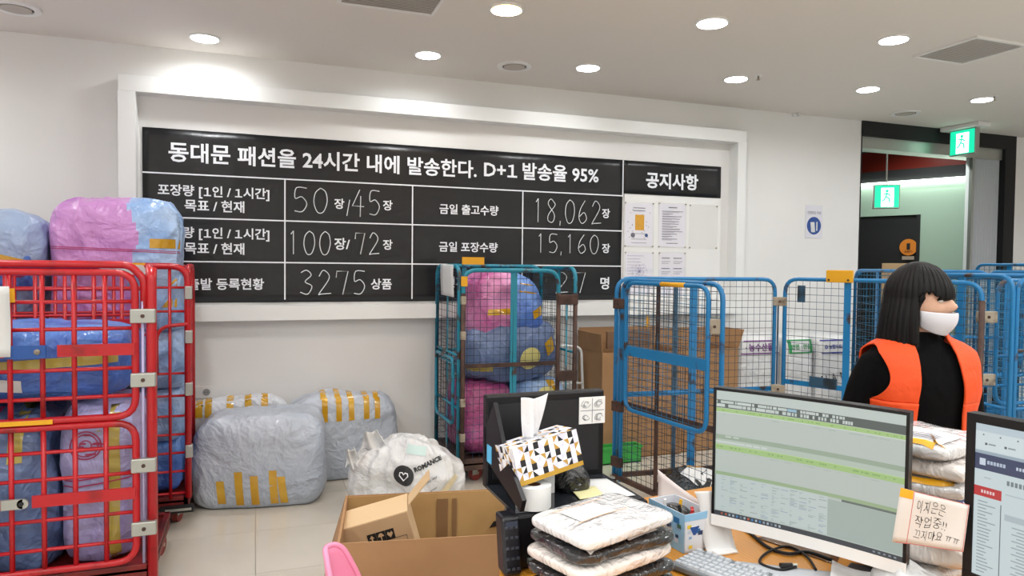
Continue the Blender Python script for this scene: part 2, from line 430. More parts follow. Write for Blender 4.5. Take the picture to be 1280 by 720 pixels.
LP = [(256, 47, 'white downlight over the left end of the white frame, leftmost lit one'),
      (535, 68, 'white downlight near the wall above the middle of the long banner'),
      (735, 84, 'white downlight near the wall, beside the round vent above the banner end'),
      (920, 98, 'white downlight over the right end of the white frame'),
      (1085, 111, 'white downlight to the left above the dark doorway'),
      (1228, 124, 'white downlight at the far right, above the hanging exit sign'),
      (633, 11, 'amber tinted downlight, the only warm coloured one'),
      (890, 28, 'large bright white downlight at the top, between the amber one and the square grille'),
      (1117, 49, 'bright white downlight just left of the right-hand square grille')]
for px, py, lb in LP:
    p = onz(px, py, H); downlight(p.x, p.y, lb, px == 633, .085 if py > 40 else .09)
for x in (-2.2, -.6, 1.0, 2.6, 4.2, 5.8, 7.4):
    for y in (-2.6, -1.2, .3, 1.8):
        downlight(x + .1*y, y, 'white downlight of the rows behind the camera', pw=1.55 if y < .5 else 1.05)
for x, y in ((-.5, 3.6), (-2.2, 3.4), (6.0, 3.3), (7.6, 3.1), (-2.4, 5.2)):
    downlight(x, y, 'white downlight outside the view', pw=1.2)
# square grilles
def grille(c, w, label, rz=0):
    t = thing('ceiling_grille', label, 'vent', (c.x, c.y, H), rz)
    MB().box((-w/2, -w/2, -.006), (w/2, w/2, -.002)).build('backing', mat('grille_backing', '#a59e97', .8), t)
    mb = MB()
    for a, b in (((-w/2-.02, -w/2-.02), (w/2+.02, -w/2)), ((-w/2-.02, w/2), (w/2+.02, w/2+.02)), ((-w/2-.02, -w/2), (-w/2, w/2)), ((w/2, -w/2), (w/2+.02, w/2))):
        mb.box((a[0], a[1], -.014), (b[0], b[1], 0))
    mb.build('frame', M_wall, t); mb = MB(); n = 22
    mats = mat('grille_slats', '#cdc7c0', .6)
    for k in range(n):
        y = -w/2 + (k+.5)*w/n
        mb.hexa((-w/2, y-.009, -.012), (w, 0, 0), (0, .019, .003), (0, 0, .001))
    tag(mb.build('slats', mats, t), kind='stuff')
grille(onz(493, -10, H)+V((0, -.02, 0)), .53, 'square louvred ceiling grille at the top left edge of the view')
grille((onz(1145, 68, H)+onz(1280, 57, H))*.5, .44, 'square louvred ceiling grille near the right-hand downlights')
for px, py, r, lb in ((20, 9, .13, 'round ceiling speaker in the top left corner'), (643, 82, .13, 'round ceiling air diffuser above the banner'), (1132, 141, .13, 'flat round ceiling hatch left of the exit sign')):
    p = onz(px, py, H); t = thing('ceiling_diffuser', lb, 'vent', (p.x, p.y, H))
    MB().ring((0, 0, -.012), r*.72, r, .012, 32).build('ring', M_white, t)
    MB().cyl((0, 0, -.016), r*.62, .012, 28).build('centre_disc', mat('beige_disc', '#b8b1a8', .6), t)
    MB().cyl((0, 0, -.003), r*.8, .002, 28).build('shadow_gap', mat('gap_grey', '#5b5650', .8), t)
for px, py, lb in ((948, 94, 'tiny sprinkler head beside the downlight over the frame end'), (1243, 120, 'tiny sprinkler head right of the last downlight')):
    p = onz(px, py, H); t = thing('sprinkler_head', lb, 'sprinkler', (p.x, p.y, H))
    MB().cyl((0, 0, -.006), .03, .006, 16).build('rose', M_white, t); MB().cyl((0, 0, -.035), .008, .03, 10).build('stem', M_zinc, t); MB().cyl((0, 0, -.038), .016, .003, 12).build('deflector', M_zinc, t)
p = ony(993, 142, WY); t = thing('wall_sensor', 'small white sensor high on the wall under the ceiling edge', 'sensor', (p.x, WY, p.z))
bevel(MB().box((-.03, -.05, -.03), (.03, 0, .03)).build('housing', M_white, t), .006); MB().cyl((0, -.07, -.02), .018, .02, 14, (0, 1, 0)).build('eye', M_paper, t); MB().box((-.12, -.012, .01), (-.03, 0, .022)).build('cable_clip', M_white, t)

# exit signs
M_exg = mat('exit_green', '#17c99a', .4, emit=1.1); M_exw = mat('exit_white', '#eefff8', .4, emit=1.6)
def exit_sign(loc, rz, label, w=.36, h=.36, base=True):
    t = thing('exit_sign', label, 'exit sign', loc, rz)
    if base:
        bevel(MB().box((-w*.75, -.09, -.045), (w*.75, .09, 0)).build('ceiling_mount', M_wall, t), .01)
    z1 = -.045 if base else 0
    bevel(MB().box((-w/2, -.03, z1-h), (w/2, .03, z1)).build('lamp_box', M_galv, t), .006)
    for s in (-1, 1):
        f = MB().box((-w/2+.012, s*.032-.002, z1-h+.012), (w/2-.012, s*.032+.002, z1-.012)).build('green_face', M_exg, t)
        y = s*.036
        MB().box((-w*.22, y-.001, z1-h+.02), (w*.26, y+.001, z1-.04)).build('white_doorway', M_exw, f)
        g = MB(); cz = z1-h*.5; yy = s*.039
        g.cyl((0.0, yy-.001*s, cz+h*.22), h*.06, .002*s, 14, (0, 1, 0))
        for a, b in (((0, .15), (-.04, -.02)), ((-.04, -.02), (.09, -.08)), ((.09, -.08), (.1, -.25)), ((-.04, -.02), (-.12, -.16)), ((-.12, -.16), (-.2, -.2)), ((0, .12), (.13, .03)), ((0, .12), (-.13, .1))):
            g.bar((a[0]*h, yy, cz+a[1]*h), (b[0]*h, yy, cz+b[1]*h), h*.05, .002, (1, 0, .3))
        g.build('running_figure', M_exg, f)
    return t
q = onz(1185, 164, H-.02)
exit_sign((q.x-.05, min(q.y, 5.35), H), math.radians(-90), 'green lit exit sign hanging from the ceiling in front of the doorway head', .29, .27)
q = atd(1108, 233, 7.9)
exit_sign((q.x, q.y, q.z+.02), math.radians(-35), 'green lit exit sign inside the corridor, behind the doorway', .27, .27, False)
MB().tube([(q.x, q.y, q.z+.02), (q.x, q.y, 3.28)], .008, 8).build('hanging_rod', M_galv, pt)
# folding shutter bundle in the doorway
sh = thing('folding_shutter', 'pleated pale grey folding shutter drawn to the right side of the doorway', 'shutter', (0, 0, 0))
for k in range(9):
    x = DX1-.585 + k*.046
    MB().bar((x, WY+.05, 1.42), (x+.023, WY+.15, 1.42), 2.82, .003).build('pleat', mat('shutter_grey', '#d6d8da', .35), sh)
    MB().bar((x+.023, WY+.15, 1.42), (x+.046, WY+.05, 1.42), 2.82, .003).build('pleat', mat('shutter_grey', '#d6d8da', .35), sh)
for lx, ly in ((6.5, 6.35), (7.3, 6.2), (8.6, 6.3)):  # unseen lamps added to brighten the shutter and the glass
    t = thing('corridor_fill_light', 'unseen lamp added inside the corridor, above the doorway head, to brighten it', 'ceiling light', (lx, ly, 3.27), 0, 'added corridor fill lamps')
    MB().cyl((0, 0, 0), .09, .06, 20).build('housing', M_white, t)
    ld = bpy.data.lights.new('corridor_fill', 'AREA'); ld.shape = 'DISK'; ld.size = .17; ld.energy = 14; ld.color = (.93, 1, .95); ld.spread = math.radians(150)
    lo = bpy.data.objects.new('lamp', ld); link(lo, t); lo.location = (0, 0, -.006)
# sticker + boxes in the dark doorway
def on_part(px, py, off=0):
    s = s_at(px); p = P0 + D*s; r = ray(px, py); t = p.x/r.x; return C0 + r*t + Nn*off
sd_w = thing('round_door_sticker', 'round orange sticker with small white caption on the dark corridor door', 'sticker')
c = on_part(1135.5, 309, .0); Mx = frame_m(c, D, (0, 0, 1))
MB().add([Mx @ V((math.cos(a*PI/16)*.105, math.sin(a*PI/16)*.105, 0)) for a in range(32)], [tuple(range(32))]).build('orange_disc', mat('dull_orange', '#c9741c', .6), sd_w)
MB().box((-.02, -.03, .002), (.02, .05, .004)).build('bottle_mark', M_inkb, sd_w).matrix_local = Mx
text_on('lettering', '소화기', Mx @ Matrix.Translation((0, -.055, .003)), .09, None, M_inkb, sd_w, .01)
MB().box((-.07, -.16, 0), (.07, -.115, .003)).build('caption_strip', mat('dim_paper', '#9c8a7c', .7), sd_w).matrix_local = Mx
for k, (px, z0, z1) in enumerate(((1135, 0, .5), (1135, .5, 1.0), (1135, 1.0, 1.66))):
    c = P0 + D*s_at(px) - Nn*.0; c = c + Nn*.25
    o = bevel(MB().hexa(V((c.x, c.y, z0)) - D*.14, D*.28, Nn*.25, (0, 0, z1-z0-.002)).build('carton', M_cardtan), .004)
    tag(o, ['bottom', 'middle', 'topmost'][k] + ' cardboard carton stacked in the dark corridor doorway', 'carton', 'cartons in the corridor doorway')

# ================================================================== WALL: banner, notices, outlet
BY = WY - .012
ban = thing('banner', 'long black vinyl status banner with white Korean headings, a ruled grid and hand-written figures', 'banner', (0, 0, 0))
def wav(x, z): return .003*math.sin(x*5.1+z*3) + .002*math.sin(x*13+z*7) + .0035*noise.noise(V((x*3, z*6, 0)))
bx0, bx1, bz0, bz1 = -.747, 3.078, 1.285, 2.53
def bf(u, v):
    x = bx0+(bx1-bx0)*u; z = bz0+(bz1-bz0)*v; return V((x, BY + wav(x, z)*(1-.0*v), z))
solid(MB().grid(bf, 80, 20).build('vinyl_sheet', M_banner, ban, True), .002, 0)
def bf2(u, v):
    x = 3.09+(4.125-3.09)*u; z = 2.235+(2.53-2.235)*v; return V((x, BY + wav(x, z), z))
solid(MB().grid(bf2, 20, 6).build('notice_heading_sheet', M_banner, ban, True), .002, 0)
LY = BY - .009
def wl(px0, py0, px1, py1, name='ruled_line'):
    a, b = ony(px0, py0, WY), ony(px1, py1, WY)
    MB().bar((a.x, LY, a.z), (b.x, LY, b.z), .010, .001, (0, 0, 1) if abs(a.x-b.x) > abs(a.z-b.z) else (1, 0, 0)).build(name, M_ink, ban)
zr = [ony(178, 215.5, WY).z, ony(219, 272, WY).z, ony(240, 326.7, WY).z]
zr = [sum((zr[0], ony(777, 245, WY).z))/2, sum((zr[1], ony(777, 289, WY).z))/2, sum((zr[2], ony(777, 333, WY).z))/2]
xc = [ony(356, 300, WY).x, ony(514.7, 300, WY).x, ony(652, 290, WY).x, ony(776, 280, WY).x]
for z in zr: MB().box((bx0, LY, z-.005), (bx1, LY+.001, z+.005)).build('ruled_line', M_ink, ban)
for x in xc[:3]: MB().box((x-.005, LY-.0003, bz0+.02), (x+.005, LY+.0007, zr[0])).build('ruled_line', M_ink, ban)
MB().box((xc[3]-.002, LY-.0003, zr[0]-.01), (xc[3]+.008, LY+.0007, bz1)).build('ruled_line', M_ink, ban)
def wt(s, x0, x1, yc, px_mid=None, bold=.02):
    a, b = ony(x0, yc[0], WY), ony(x1, yc[1], WY)
    c = (a+b)*.5; text_on('lettering', s, frame_m((c.x, LY-.001, c.z), (1, 0, 0), (0, 0, 1)), b.x-a.x, None, M_ink, ban, bold)
wt('동대문 패션을 24시간 내에 발송한다.', 211, 595, (194, 209), bold=.022)
wt('D+1 발송율 95%', 604, 747, (211, 220), bold=.022)
wt('공지사항', 806, 871, (226, 228), bold=.03)
wt('포장량 [1인 / 1시간]', 197.6, 336.7, (238, 244)); wt('목표 / 현재', 231, 305.5, (256.5, 259.5))
wt('출고량 [1인 / 1시간]', 197.6, 336.7, (291, 294)); wt('목표 / 현재', 231, 305.5, (310, 311.5))
wt('오늘출발 등록현황', 203, 330, (355, 355))
wt('금일 출고수량', 548.5, 622, (261, 264)); wt('금일 포장수량', 548, 621, (308, 310)); wt('현재 인원', 556, 610, (352, 353))
for s, a, b, y in (('장', 417.5, 430, 255), ('장', 478, 490, 257), ('장/', 417.5, 437, 305), ('장', 478, 490, 306), ('상품', 463, 489, 355), ('장', 751, 761, 267), ('장', 751, 761, 310.5), ('명', 749, 760, 354)):
    wt(s, a, b, (y, y))
def wd(s, x0, x1, y0, y1, r=.0034):
    a, b = ony(x0, y1, WY), ony(x1, y1, WY); tp = ony((x0+x1)/2, y0, WY)
    z0 = (a.z+b.z)/2; mb = MB(); strokes(mb, s, frame_m((a.x, LY-.002, z0), (1, 0, 0), (0, 0, 1)), b.x-a.x, tp.z-z0, r)
    mb.build('handwritten_figure', M_chalk, ban)
wd('50', 364, 413, 235, 266); wd('/', 432, 438, 250, 270); wd('45', 438, 478, 238, 269); wd('100', 357, 416, 289, 318)
wd('72', 441, 476, 291, 318); wd('3275', 372, 460, 338, 368); wd('18,062', 663, 752, 250, 279); wd('15,160', 667, 749, 293, 316.5); wd('27', 690, 734, 340, 366)
nb = thing('notice_board', 'white notice board beside the banner with acrylic sheet pockets', 'notice board')
MB().box((3.10, WY-.012, 1.285), (4.13, WY-.002, 2.232)).build('board_panel', M_white, nb)
def on_w(px, py): p = ony(px, py, WY-.01); return p.x, p.z
def notice(px0, py0, px1, py1, label, kind, hh=None):
    x0, z1 = on_w(px0, py0); x1, _ = on_w(px1, py0); z0 = on_w(px0, py1)[1] if hh is None else z1-hh
    t = thing('acrylic_pocket', label, 'notice', (x0, WY-.013, z0))
    W_, H_ = x1-x0, z1-z0
    if kind:
        pg = MB().box((.012, -.002, .012), (W_-.012, 0, H_-.012)).build('notice_sheet', mat('sheet_paper', '#eceaf2', .7), t)
        rn = random.Random(kind)
        mb = MB()
        def bar(x, z, w, h): mb.box((x*W_, -.0032, z*H_), ((x+w)*W_, -.0022, (z+h)*H_))
        grey = mat('grey_print', '#6b6878', .7)
        if kind == 1:
            o = MB().box((.37*W_, -.0032, .38*H_), (.67*W_, -.0022, .72*H_)).build('yellow_panel', M_yel, pg)
            for z in (.80, .86): bar(.3, z, .4, .015)
            for k in range(22): bar(rn.uniform(.1, .85), rn.uniform(.2, .85), .03, .012)
            for z in (.10, .18, .3): bar(.25, z, .5, .008)
            MB().cyl((.3*W_, -.003, .27*H_), .022, .001, 16, (0, 1, 0)).build('round_mark', grey, pg); MB().cyl((.75*W_, -.003, .27*H_), .016, .001, 16, (0, 1, 0)).build('blue_mark', M_bluel, pg)
        elif kind == 2:
            bar(.36, .88, .3, .02)
            for k in range(12):
                bar(.14, .80-k*.055, rn.uniform(.35, .75), .012)
                bar(.16, .782-k*.055, rn.uniform(.2, .6), .006)
            bar(.3, .1, .4, .014)
        elif kind == 3:
            for k in range(170):
                a, r = rn.uniform(0, 6.28), rn.uniform(0, .3)**1; mb.box(((.5+r*math.cos(a))*W_, -.0032, (.55+r*.8*math.sin(a))*H_), ((.5+r*math.cos(a))*W_+.006, -.0022, (.55+r*.8*math.sin(a))*H_+.003))
            for k in range(12): bar(.1, .15+k*.068, rn.uniform(.1, .8), .006)
            grey = mat('violet_print', '#8e84ab', .7)
        else:
            for r_ in (.85, .62, .40):
                for c_ in (.12, .55): bar(c_, r_, .3, .018); bar(c_, r_-.07, .32, .008); bar(c_, r_-.11, .25, .008)
        mb.build('printing', grey, pg)
    MB().box((0, -.007, 0), (W_, -.0045, H_)).build('clear_cover', M_acrylic, t)
    for x in (.012, W_-.012):
        for z in (.012, H_-.012): MB().cyl((x, -.011, z), .006, .009, 10, (0, 1, 0)).build('stud', M_zinc, t)
notice(780, 251.6, 817.5, 309, 'acrylic pocket holding a notice with a yellow panel, under the heading', 1)
notice(822.5, 252.5, 858, 310, 'acrylic pocket holding a page of typed text lines, middle of the top row', 2)
notice(861, 255, 897, 311, 'empty clear acrylic pocket, rightmost of the top row', 0)
notice(780, 314, 817, 370, 'acrylic pocket holding a sheet with a round violet drawing, lower row left', 3)
notice(822.5, 314.5, 857, 371, 'acrylic pocket holding a printed form, lower row right', 4)
# blue safety notice
x0, z1 = on_w(1008, 257); x1, z0 = on_w(1028, 297)
t = thing('safety_notice', 'white paper notice with a round blue safety symbol on the bare wall', 'notice', ((x0+x1)/2, WY-.004, (z0+z1)/2))
MB().box((-(x1-x0)/2, 0, -.165), ((x1-x0)/2, .002, .165)).build('sheet', mat('notice_paper', '#dcdbe2', .7), t)
MB().cyl((0, -.001, -.04), .088, .001, 32, (0, 1, 0)).build('blue_disc', mat('sign_blue', '#274c93', .5), t)
MB().hexa((-.035, -.003, -.105), (.05, 0, -.0), (-.012, 0, .10), (0, .001, 0)).build('white_glove', M_paper, t)
MB().hexa((.028, -.003, -.09), (.014, 0, 0), (0, 0, .09), (0, .001, 0)).build('white_stripe', M_paper, t)
text_on('lettering', '안전장갑 착용', frame_m((0, -.002, .09), (1, 0, 0), (0, 0, 1)), .17, None, mat('grey_print2', '#8b8792', .7), t, .01)
# outlet
p = ony(254.5, 490, WY); t = thing('wall_outlet', 'white wall power outlet behind the grey bags', 'outlet', (p.x, WY, p.z))
bevel(MB().box((-.06, -.012, -.045), (.06, 0, .045)).build('plate', M_white, t), .004)
MB().cyl((.02, -.016, 0), .025, .005, 20, (0, 1, 0)).build('socket', mat('socket_grey', '#9c9c9a', .5), t)
for s in (-1, 1): MB().cyl((.02+s*.009, -.018, 0), .003, .003, 8, (0, 1, 0)).build('pin_hole', M_inkb, t)

# ================================================================== ROLL CAGES
def panel(root, p0, p1, zt=1.55, zb=.16, m=M_blue, r=.0135, fr=.11, posts=True, pitch=.05, rails=(), flats=(), mesh=True, bars=None, wirem=None, closed=False, name='side_panel', flatm=None, rs=.010, bumpy=None):
    """one framed side: round-cornered tube frame, rails, flats and mesh or bars. p0, p1 = ground points in root space"""
    p0, p1 = V((p0[0], p0[1], 0)), V((p1[0], p1[1], 0)); d = (p1-p0); Ln = d.length; d.normalize(); n = V((-d.y, d.x, 0))
    def Q(s, z, o=0): return p0 + d*s + V((0, 0, z)) + n*o
    mb = MB()
    if closed:
        pts = fillet([Q(Ln/2, zb), Q(0, zb), Q(0, zt), Q(Ln, zt), Q(Ln, zb), Q(Ln/2, zb)], fr, 5)
        mb.tube(pts[:-1], r, 8, closed=True)
    else: mb.tube(fillet([Q(0, zb), Q(0, zt), Q(Ln, zt), Q(Ln, zb)], fr, 5), r, 8)
    f = mb.build(name, m, root, True)
    for z in rails:
        MB().tube([Q(r, z), Q(Ln-r, z)], rs, 6).build('rail', m, f, True)
    for s, wd_, fm in flats:
        MB().bar(Q(s*Ln, zb), Q(s*Ln, zt), wd_, .006, d).build('flat_bar', fm or m, f)
    if mesh:
        mb = MB(); k = pitch; rn = random.Random(int(Ln*1000+zt*100))
        zlo = zb+.0
        s = pitch*.6
        while s < Ln-.01:
            inset = 0
            e = min(s, Ln-s)
            if e < fr: inset = fr - math.sqrt(max(0, fr*fr-(fr-e)**2))
            b = rn.uniform(-.006, .006)
            lo = zlo + (inset if closed else 0)
            mb.tube([Q(s, lo), Q(s+b, (lo+zt)/2, b), Q(s, zt-inset)], .0017, 4, caps=False); s += pitch
        z = zlo+pitch*.5
        while z < zt-.01:
            e = zt-z; inset = fr - math.sqrt(max(0, fr*fr-(fr-e)**2)) if e < fr else 0
            if closed and z-zb < fr: e = z-zb; inset = fr - math.sqrt(max(0, fr*fr-(fr-e)**2))
            mb.tube([Q(inset, z, .003), Q(Ln-inset, z, .003)], .0017, 4, caps=False); z += pitch
        tag(mb.build('wire_mesh', wirem or M_wire, f), kind='stuff')
    if bars:
        nv, zs, thick = bars
        for k in range(1, nv+1):
            s = Ln*k/(nv+1); ins = 0
            MB().tube([Q(s, zb), Q(s, zt)], thick, 6).build('bar', m, f, True)
        for z in zs:
            e = min(zt-z, (z-zb) if closed else 9); ins = fr - math.sqrt(max(0, fr*fr-(fr-e)**2)) if e < fr else 0
            MB().tube([Q(ins, z, .002), Q(Ln-ins, z, .002)], thick*.8, 6).build('crossbar', m, f, True)
    return f
def bracket(root, a, b, z, m=M_zinc, h=.06):
    a, b = V((a[0], a[1], z)), V((b[0], b[1], z))
    o = bevel(MB().bar(a, b, h, .034, (0, 0, 1)).build('hinge_bracket', m, root), .005)
    n = (b-a).cross(V((0, 0, 1))).normalized()
    mid = (a+b)*.5
    if n.dot(mid - V((0, 0, z))) > 0: pass
    MB().cyl(mid - n*.021, .009, .042, 8, n).build('bolt', M_rust, o); return o
def caster(root, x, y, rz=0, m=M_rubber):
    f = MB(); f.box((-.035, -.03, .13), (.035, .03, .145)); 
    f.hexa((-.02, -.024, .14), (.05, 0, 0), (0, .004, 0), (-.0, 0, -.09)); f.hexa((-.02, .020, .14), (.05, 0, 0), (0, .004, 0), (0, 0, -.09))
    o = f.build('caster', M_galv, root); o.location = (x, y, 0); o.rotation_euler = (0, 0, rz)
    MB().tube([V((.03, -.016, .056)), V((.03, .016, .056))], .056, 20).build('wheel', m, o)
    MB().tube([V((.03, -.027, .056)), V((.03, .027, .056))], .012, 10).build('axle', M_zinc, o); return o
def deck(root, x0, y0, x1, y1, m, z=.15):
    o = MB(); o.box((x0, y0, z), (x1, y1, z+.02)); q = .05
    for a, b in (((x0, y0), (x1, y0+.03)), ((x0, y1-.03), (x1, y1)), ((x0, y0), (x0+.03, y1)), ((x1-.03, y0), (x1, y1))): o.box((a[0], a[1], z-.035), (b[0], b[1], z+.05))
    d = bevel(o.build('base_deck', m, root), .004)
    for x in (x0+.12, x1-.12):
        for y in (y0+.10, y1-.10): caster(root, x, y, .5)
    return d

def ringprint(o, cx, cz, r, m):
    b = bvh_of(o); mb = MB(); rn = random.Random(5)
    for rr, th in ((r, .006), (r*.8, .005), (r*.35, .005)):
        mb.grid(lambda u, v: (lambda p: (b.ray_cast(p, V((0, 1, 0)), 5)[0] or p) + V((0, -.004, 0)))(V((cx+(rr+th*v)*math.cos(2*PI*u), -1.2, cz+(rr+th*v)*math.sin(2*PI*u)))), 40, 1)
    for k in range(14):
        a = rn.uniform(0, 6.28); q = rn.uniform(.35, .8)*r
        p0_ = V((cx+q*math.cos(a), -1.2, cz+q*math.sin(a)))
        mb.grid(lambda u, v: (lambda p: (b.ray_cast(p, V((0, 1, 0)), 5)[0] or p) + V((0, -.004, 0)))(p0_+V((.028*u, 0, .008*v))), 4, 1)
    return mb.build('round_print', m, o)
# ---- red cage at the left (thing space: origin at its near right foot)
rc = thing('roll_cage', 'nearer red steel roll cage packed with bags, at the left edge', 'roll cage', (-.445, 3.58, 0), 0)
CW, CD = 1.30, .72
def red_deck(root, w_, d_):
    o = MB(); o.box((-w_, 0, .15), (0, d_, .17))
    for a, b in (((-w_, 0), (0, .03)), ((-w_, d_-.03), (0, d_)), ((-w_, 0), (-w_+.03, d_)), ((-.03, 0), (0, d_))): o.box((a[0], a[1], .115), (b[0], b[1], .19))
    bevel(o.build('base_deck', M_redplate, root), .004)
    for x, y in ((-w_+.12, .12), (-w_+.12, d_-.1), (-.08, .10), (-.05, d_-.16)): caster(root, x, y, 1.3 if x > -.5 else .4)
red_deck(rc, CW, CD)
for x, y, ang in ((.0, 0, 0), (-CW, 0, 0)):
    MB().tube([V((x, y, .10)), V((x, y, 1.50)), V((x-.0, y+.015, 1.55))], .022, 10).build('corner_post', M_red, rc, True)
GX = -.065; GW = .60
def gate(xr, xl, z0, z1, zs, nv=4):
    return panel(rc, (xl, -.012), (xr, -.012), z1, z0, M_red, .016, .085, closed=True, mesh=False, bars=(nv, zs, .011), name='gate')
g1 = gate(GX, GX-GW, .88, 1.53, [.975, 1.10, 1.28, 1.40]); g2 = gate(GX, GX-GW, .215, .85, [.31, .44, .62, .74])
g3 = gate(GX-GW-.04, GX-2*GW-.04+.12, .88, 1.53, [.975, 1.10, 1.28, 1.40], 3); g4 = gate(GX-GW-.04, GX-2*GW-.04+.12, .215, .85, [.31, .44, .62, .74], 3)
for g, z in ((g1, 1.187), (g2, .533)): MB().box((GX-GW+.30 if z > 1 else GX-GW+.2, -.036, z-.026), (GX, -.024, z+.026)).build('flat_strap', M_red, g)
for g, z in ((g3, 1.187), (g4, .533)): MB().box((GX-2*GW+.08, -.036, z-.026), (GX-GW-.04, -.024, z+.026)).build('flat_strap', M_red, g)
lt = MB(); lt.box((GX-GW-.24, -.05, 1.187-.028), (GX-GW+.26, -.038, 1.187+.028)); lo = lt.build('blue_latch_bar', M_bluel, rc)
MB().cyl((GX-GW+.23, -.056, 1.187), .012, .008, 12, (0, 1, 0)).build('pivot_stud', M_zinc, lo)
MB().box((GX-GW+.06, -.055, 1.165), (GX-GW+.11, -.049, 1.209)).build('red_tab', M_red, lo)
lt = MB(); lt.box((GX-GW-.24, -.052, .512), (GX-GW+.17, -.040, .555)); lt.cyl((GX-GW+.17, -.052, .5335), .0215, .012, 16, (0, 1, 0)); lo = lt.build('grey_latch_bar', M_galv, rc)
MB().box((GX-GW+.04, -.058, .511), (GX-GW+.09, -.050, .556)).build('red_tab', M_red, lo); MB().cyl((GX-GW+.165, -.058, .5335), .010, .008, 10, (0, 1, 0)).build('pivot_stud', M_inkb, lo)
for z in (1.335, 1.045, .655, .365): bracket(rc, (GX-.018, -.022), (.02, -.022), z, M_galv, .064)
MB().tube([V((GX+.03, -.01, .2)), V((GX+.03, -.01, 1.4))], .007, 8).build('hinge_rod', mat('lilac_rod', '#a9a3c6', .4, .2), rc, True)
MB().tube(fillet([V((GX-2*GW, 0, 1.565)), V((GX-.02, 0, 1.565)), V((GX+.035, 0, 1.50)), V((GX+.035, 0, 1.36))], .07, 4), .017, 8).build('top_rail', M_red, rc, True)
ZS = [1.43, 1.29, 1.18, .923, .79, .67, .56, .45, .34]
sp = panel(rc, (-.015, .04), (-.095, CD), 1.555, .18, M_red, .015, .10, mesh=False, bars=(3, ZS, .008))
panel(rc, (-CW, .03), (-CW, CD), 1.555, .18, M_red, .017, .10, mesh=False, bars=(4, ZS, .011))
bp_ = panel(rc, (-CW, CD), (-.10, CD), 1.555, .18, M_red, .017, .10, mesh=False, bars=(8, ZS, .010))
MB().box((-CW, CD-.03, 1.22), (-.12, CD-.022, 1.27)).build('flat_strap', M_red, bp_)
MB().hexa((GX-GW+.06, -.034, .868), (.22, 0, 0), (0, .003, 0), (0, 0, .02)).build('yellow_strip', M_yel, rc)
MB().box((GX-GW+.12, -.031, 1.40), (GX-GW+.145, -.026, 1.46)).build('orange_hook', M_yel, rc)
# second red cage behind it
r2 = thing('roll_cage', 'farther red steel roll cage, its right edge showing past the nearer one', 'roll cage', (-.375, 4.56, 0), 0)
W2_, D2_ = 1.25, .72
red_deck(r2, W2_, D2_)
f2 = panel(r2, (-W2_, 0), (0, 0), 1.555, .18, M_red, .019, .09, mesh=False, bars=(12, [1.43, 1.29, .923, .79, .67, .56, .45, .34, .21], .009))
MB().tube(fillet([V((-.165, -.015, .923)), V((-.165, -.015, 1.20)), V((-.0, -.015, 1.215))], .09, 5), .011, 8).build('inner_gate_tube', M_red, f2, True)
panel(r2, (0.0, .03), (-.03, D2_), 1.555, .18, M_red, .015, .10, mesh=False, bars=(3, ZS, .008))
panel(r2, (-W2_, D2_), (-.03, D2_), 1.555, .18, M_red, .017, .10, mesh=False, bars=(9, ZS, .010))
for z in (1.40, 1.14, .83, .46): bevel(MB().box((-.014, -.028, z-.038), (.026, .012, z+.038)).build('hinge_bracket', M_galv, r2), .004)
MB().box((-.15, -.05, .105), (.03, .0, .14)).build('foot_bumper', M_blackm, r2); MB().box((-.12, -.054, .118), (.02, -.049, .132)).build('pale_edge', M_galv, r2)
# hanging paper sheets
t = tag(solid(MB().grid(lambda u, v: V((-1.175+.20*u, 3.52+.008*math.sin(v*4), 1.17+.30*v)), 4, 8).build('paper_sheet', M_paper, None, True), .001), 'white paper sheet hung on the red cage at the left picture edge', 'paper')
a = atd(128, 343, 3.40); b = atd(182, 343, 3.32)
t = MB().hexa(a, b-a, (0.01, .004, 0), (-.02, .0, .045)).build('card_tag', M_paper, None); tag(t, 'white card with yellow edge lying behind the top rail of the nearer red cage', 'card')
MB().hexa(a+V((-.012, -.003, .044)), (b-a), (0.01, .004, 0), (0, 0, .010)).build('yellow_edge', M_yel, t)
M_rp = mat('red_print', '#a02a52', .6)
def rbag(o_, x, y, z, w, d, h, m, seed, label, two=None, **kw):
    o = bag_obj('goods_bag', w, d, h, m, seed, loc=(o_[0]+x, o_[1]+y, z), two=two, **kw)
    return tag(o, label, 'bag', 'bagged goods in the red cages')
O1, O2 = (-.445, 3.58), (-.375, 4.56)
b1 = rbag(O1, -.235, .36, .18, .33, .58, .80, M_bglav, 3, 'lavender bag with a round red print, lower right in the nearer red cage')
drape(b1, 'tape', (.045, -1, -.02), (.045, 0, 0), (0, 0, .78), (0, 1, 0), M_tapep, 3, 24)
for k in range(2): drape(b1, 'cord', (-.15, -1, .36+k*.03), (.3, 0, .03), (0, 0, .006), (0, 1, 0), M_crim, 24, 1, .004)
ringprint(b1, -.045, .56, .06, M_rp)
b2 = rbag(O1, -.605, .36, .18, .40, .58, .78, M_bgslate, 9, 'slate blue plastic bag, lower left in the nearer red cage')
drape(b2, 'tape', (.02, -1, .50), (.055, 0, 0), (0, 0, .26), (0, 1, 0), M_tapep, 3, 12)
drape(b2, 'cord', (-.06, -1, .02), (.015, 0, 0), (0, 0, .70), (0, 1, 0), M_crim, 2, 24)
b2b = rbag(O1, -1.03, .36, .18, .42, .58, .78, M_bgslate, 10, 'slate blue bag at the left picture edge, low in a red cage')
b3 = rbag(O1, -.66, .37, .94, 1.10, .58, .37, M_bgblue, 4, 'wide cornflower blue bag lying across the middle of the nearer red cage', amp=.015)
drape(b3, 'tape', (-.5, -1, .12), (1.0, 0, .05), (0, 0, .045), (0, 1, 0), M_tapep, 40, 3)
drape(b3, 'paper_label', (.04, -1, .06), (.09, 0, -.01), (0, 0, .055), (0, 1, 0), M_paper, 4, 3, .006)
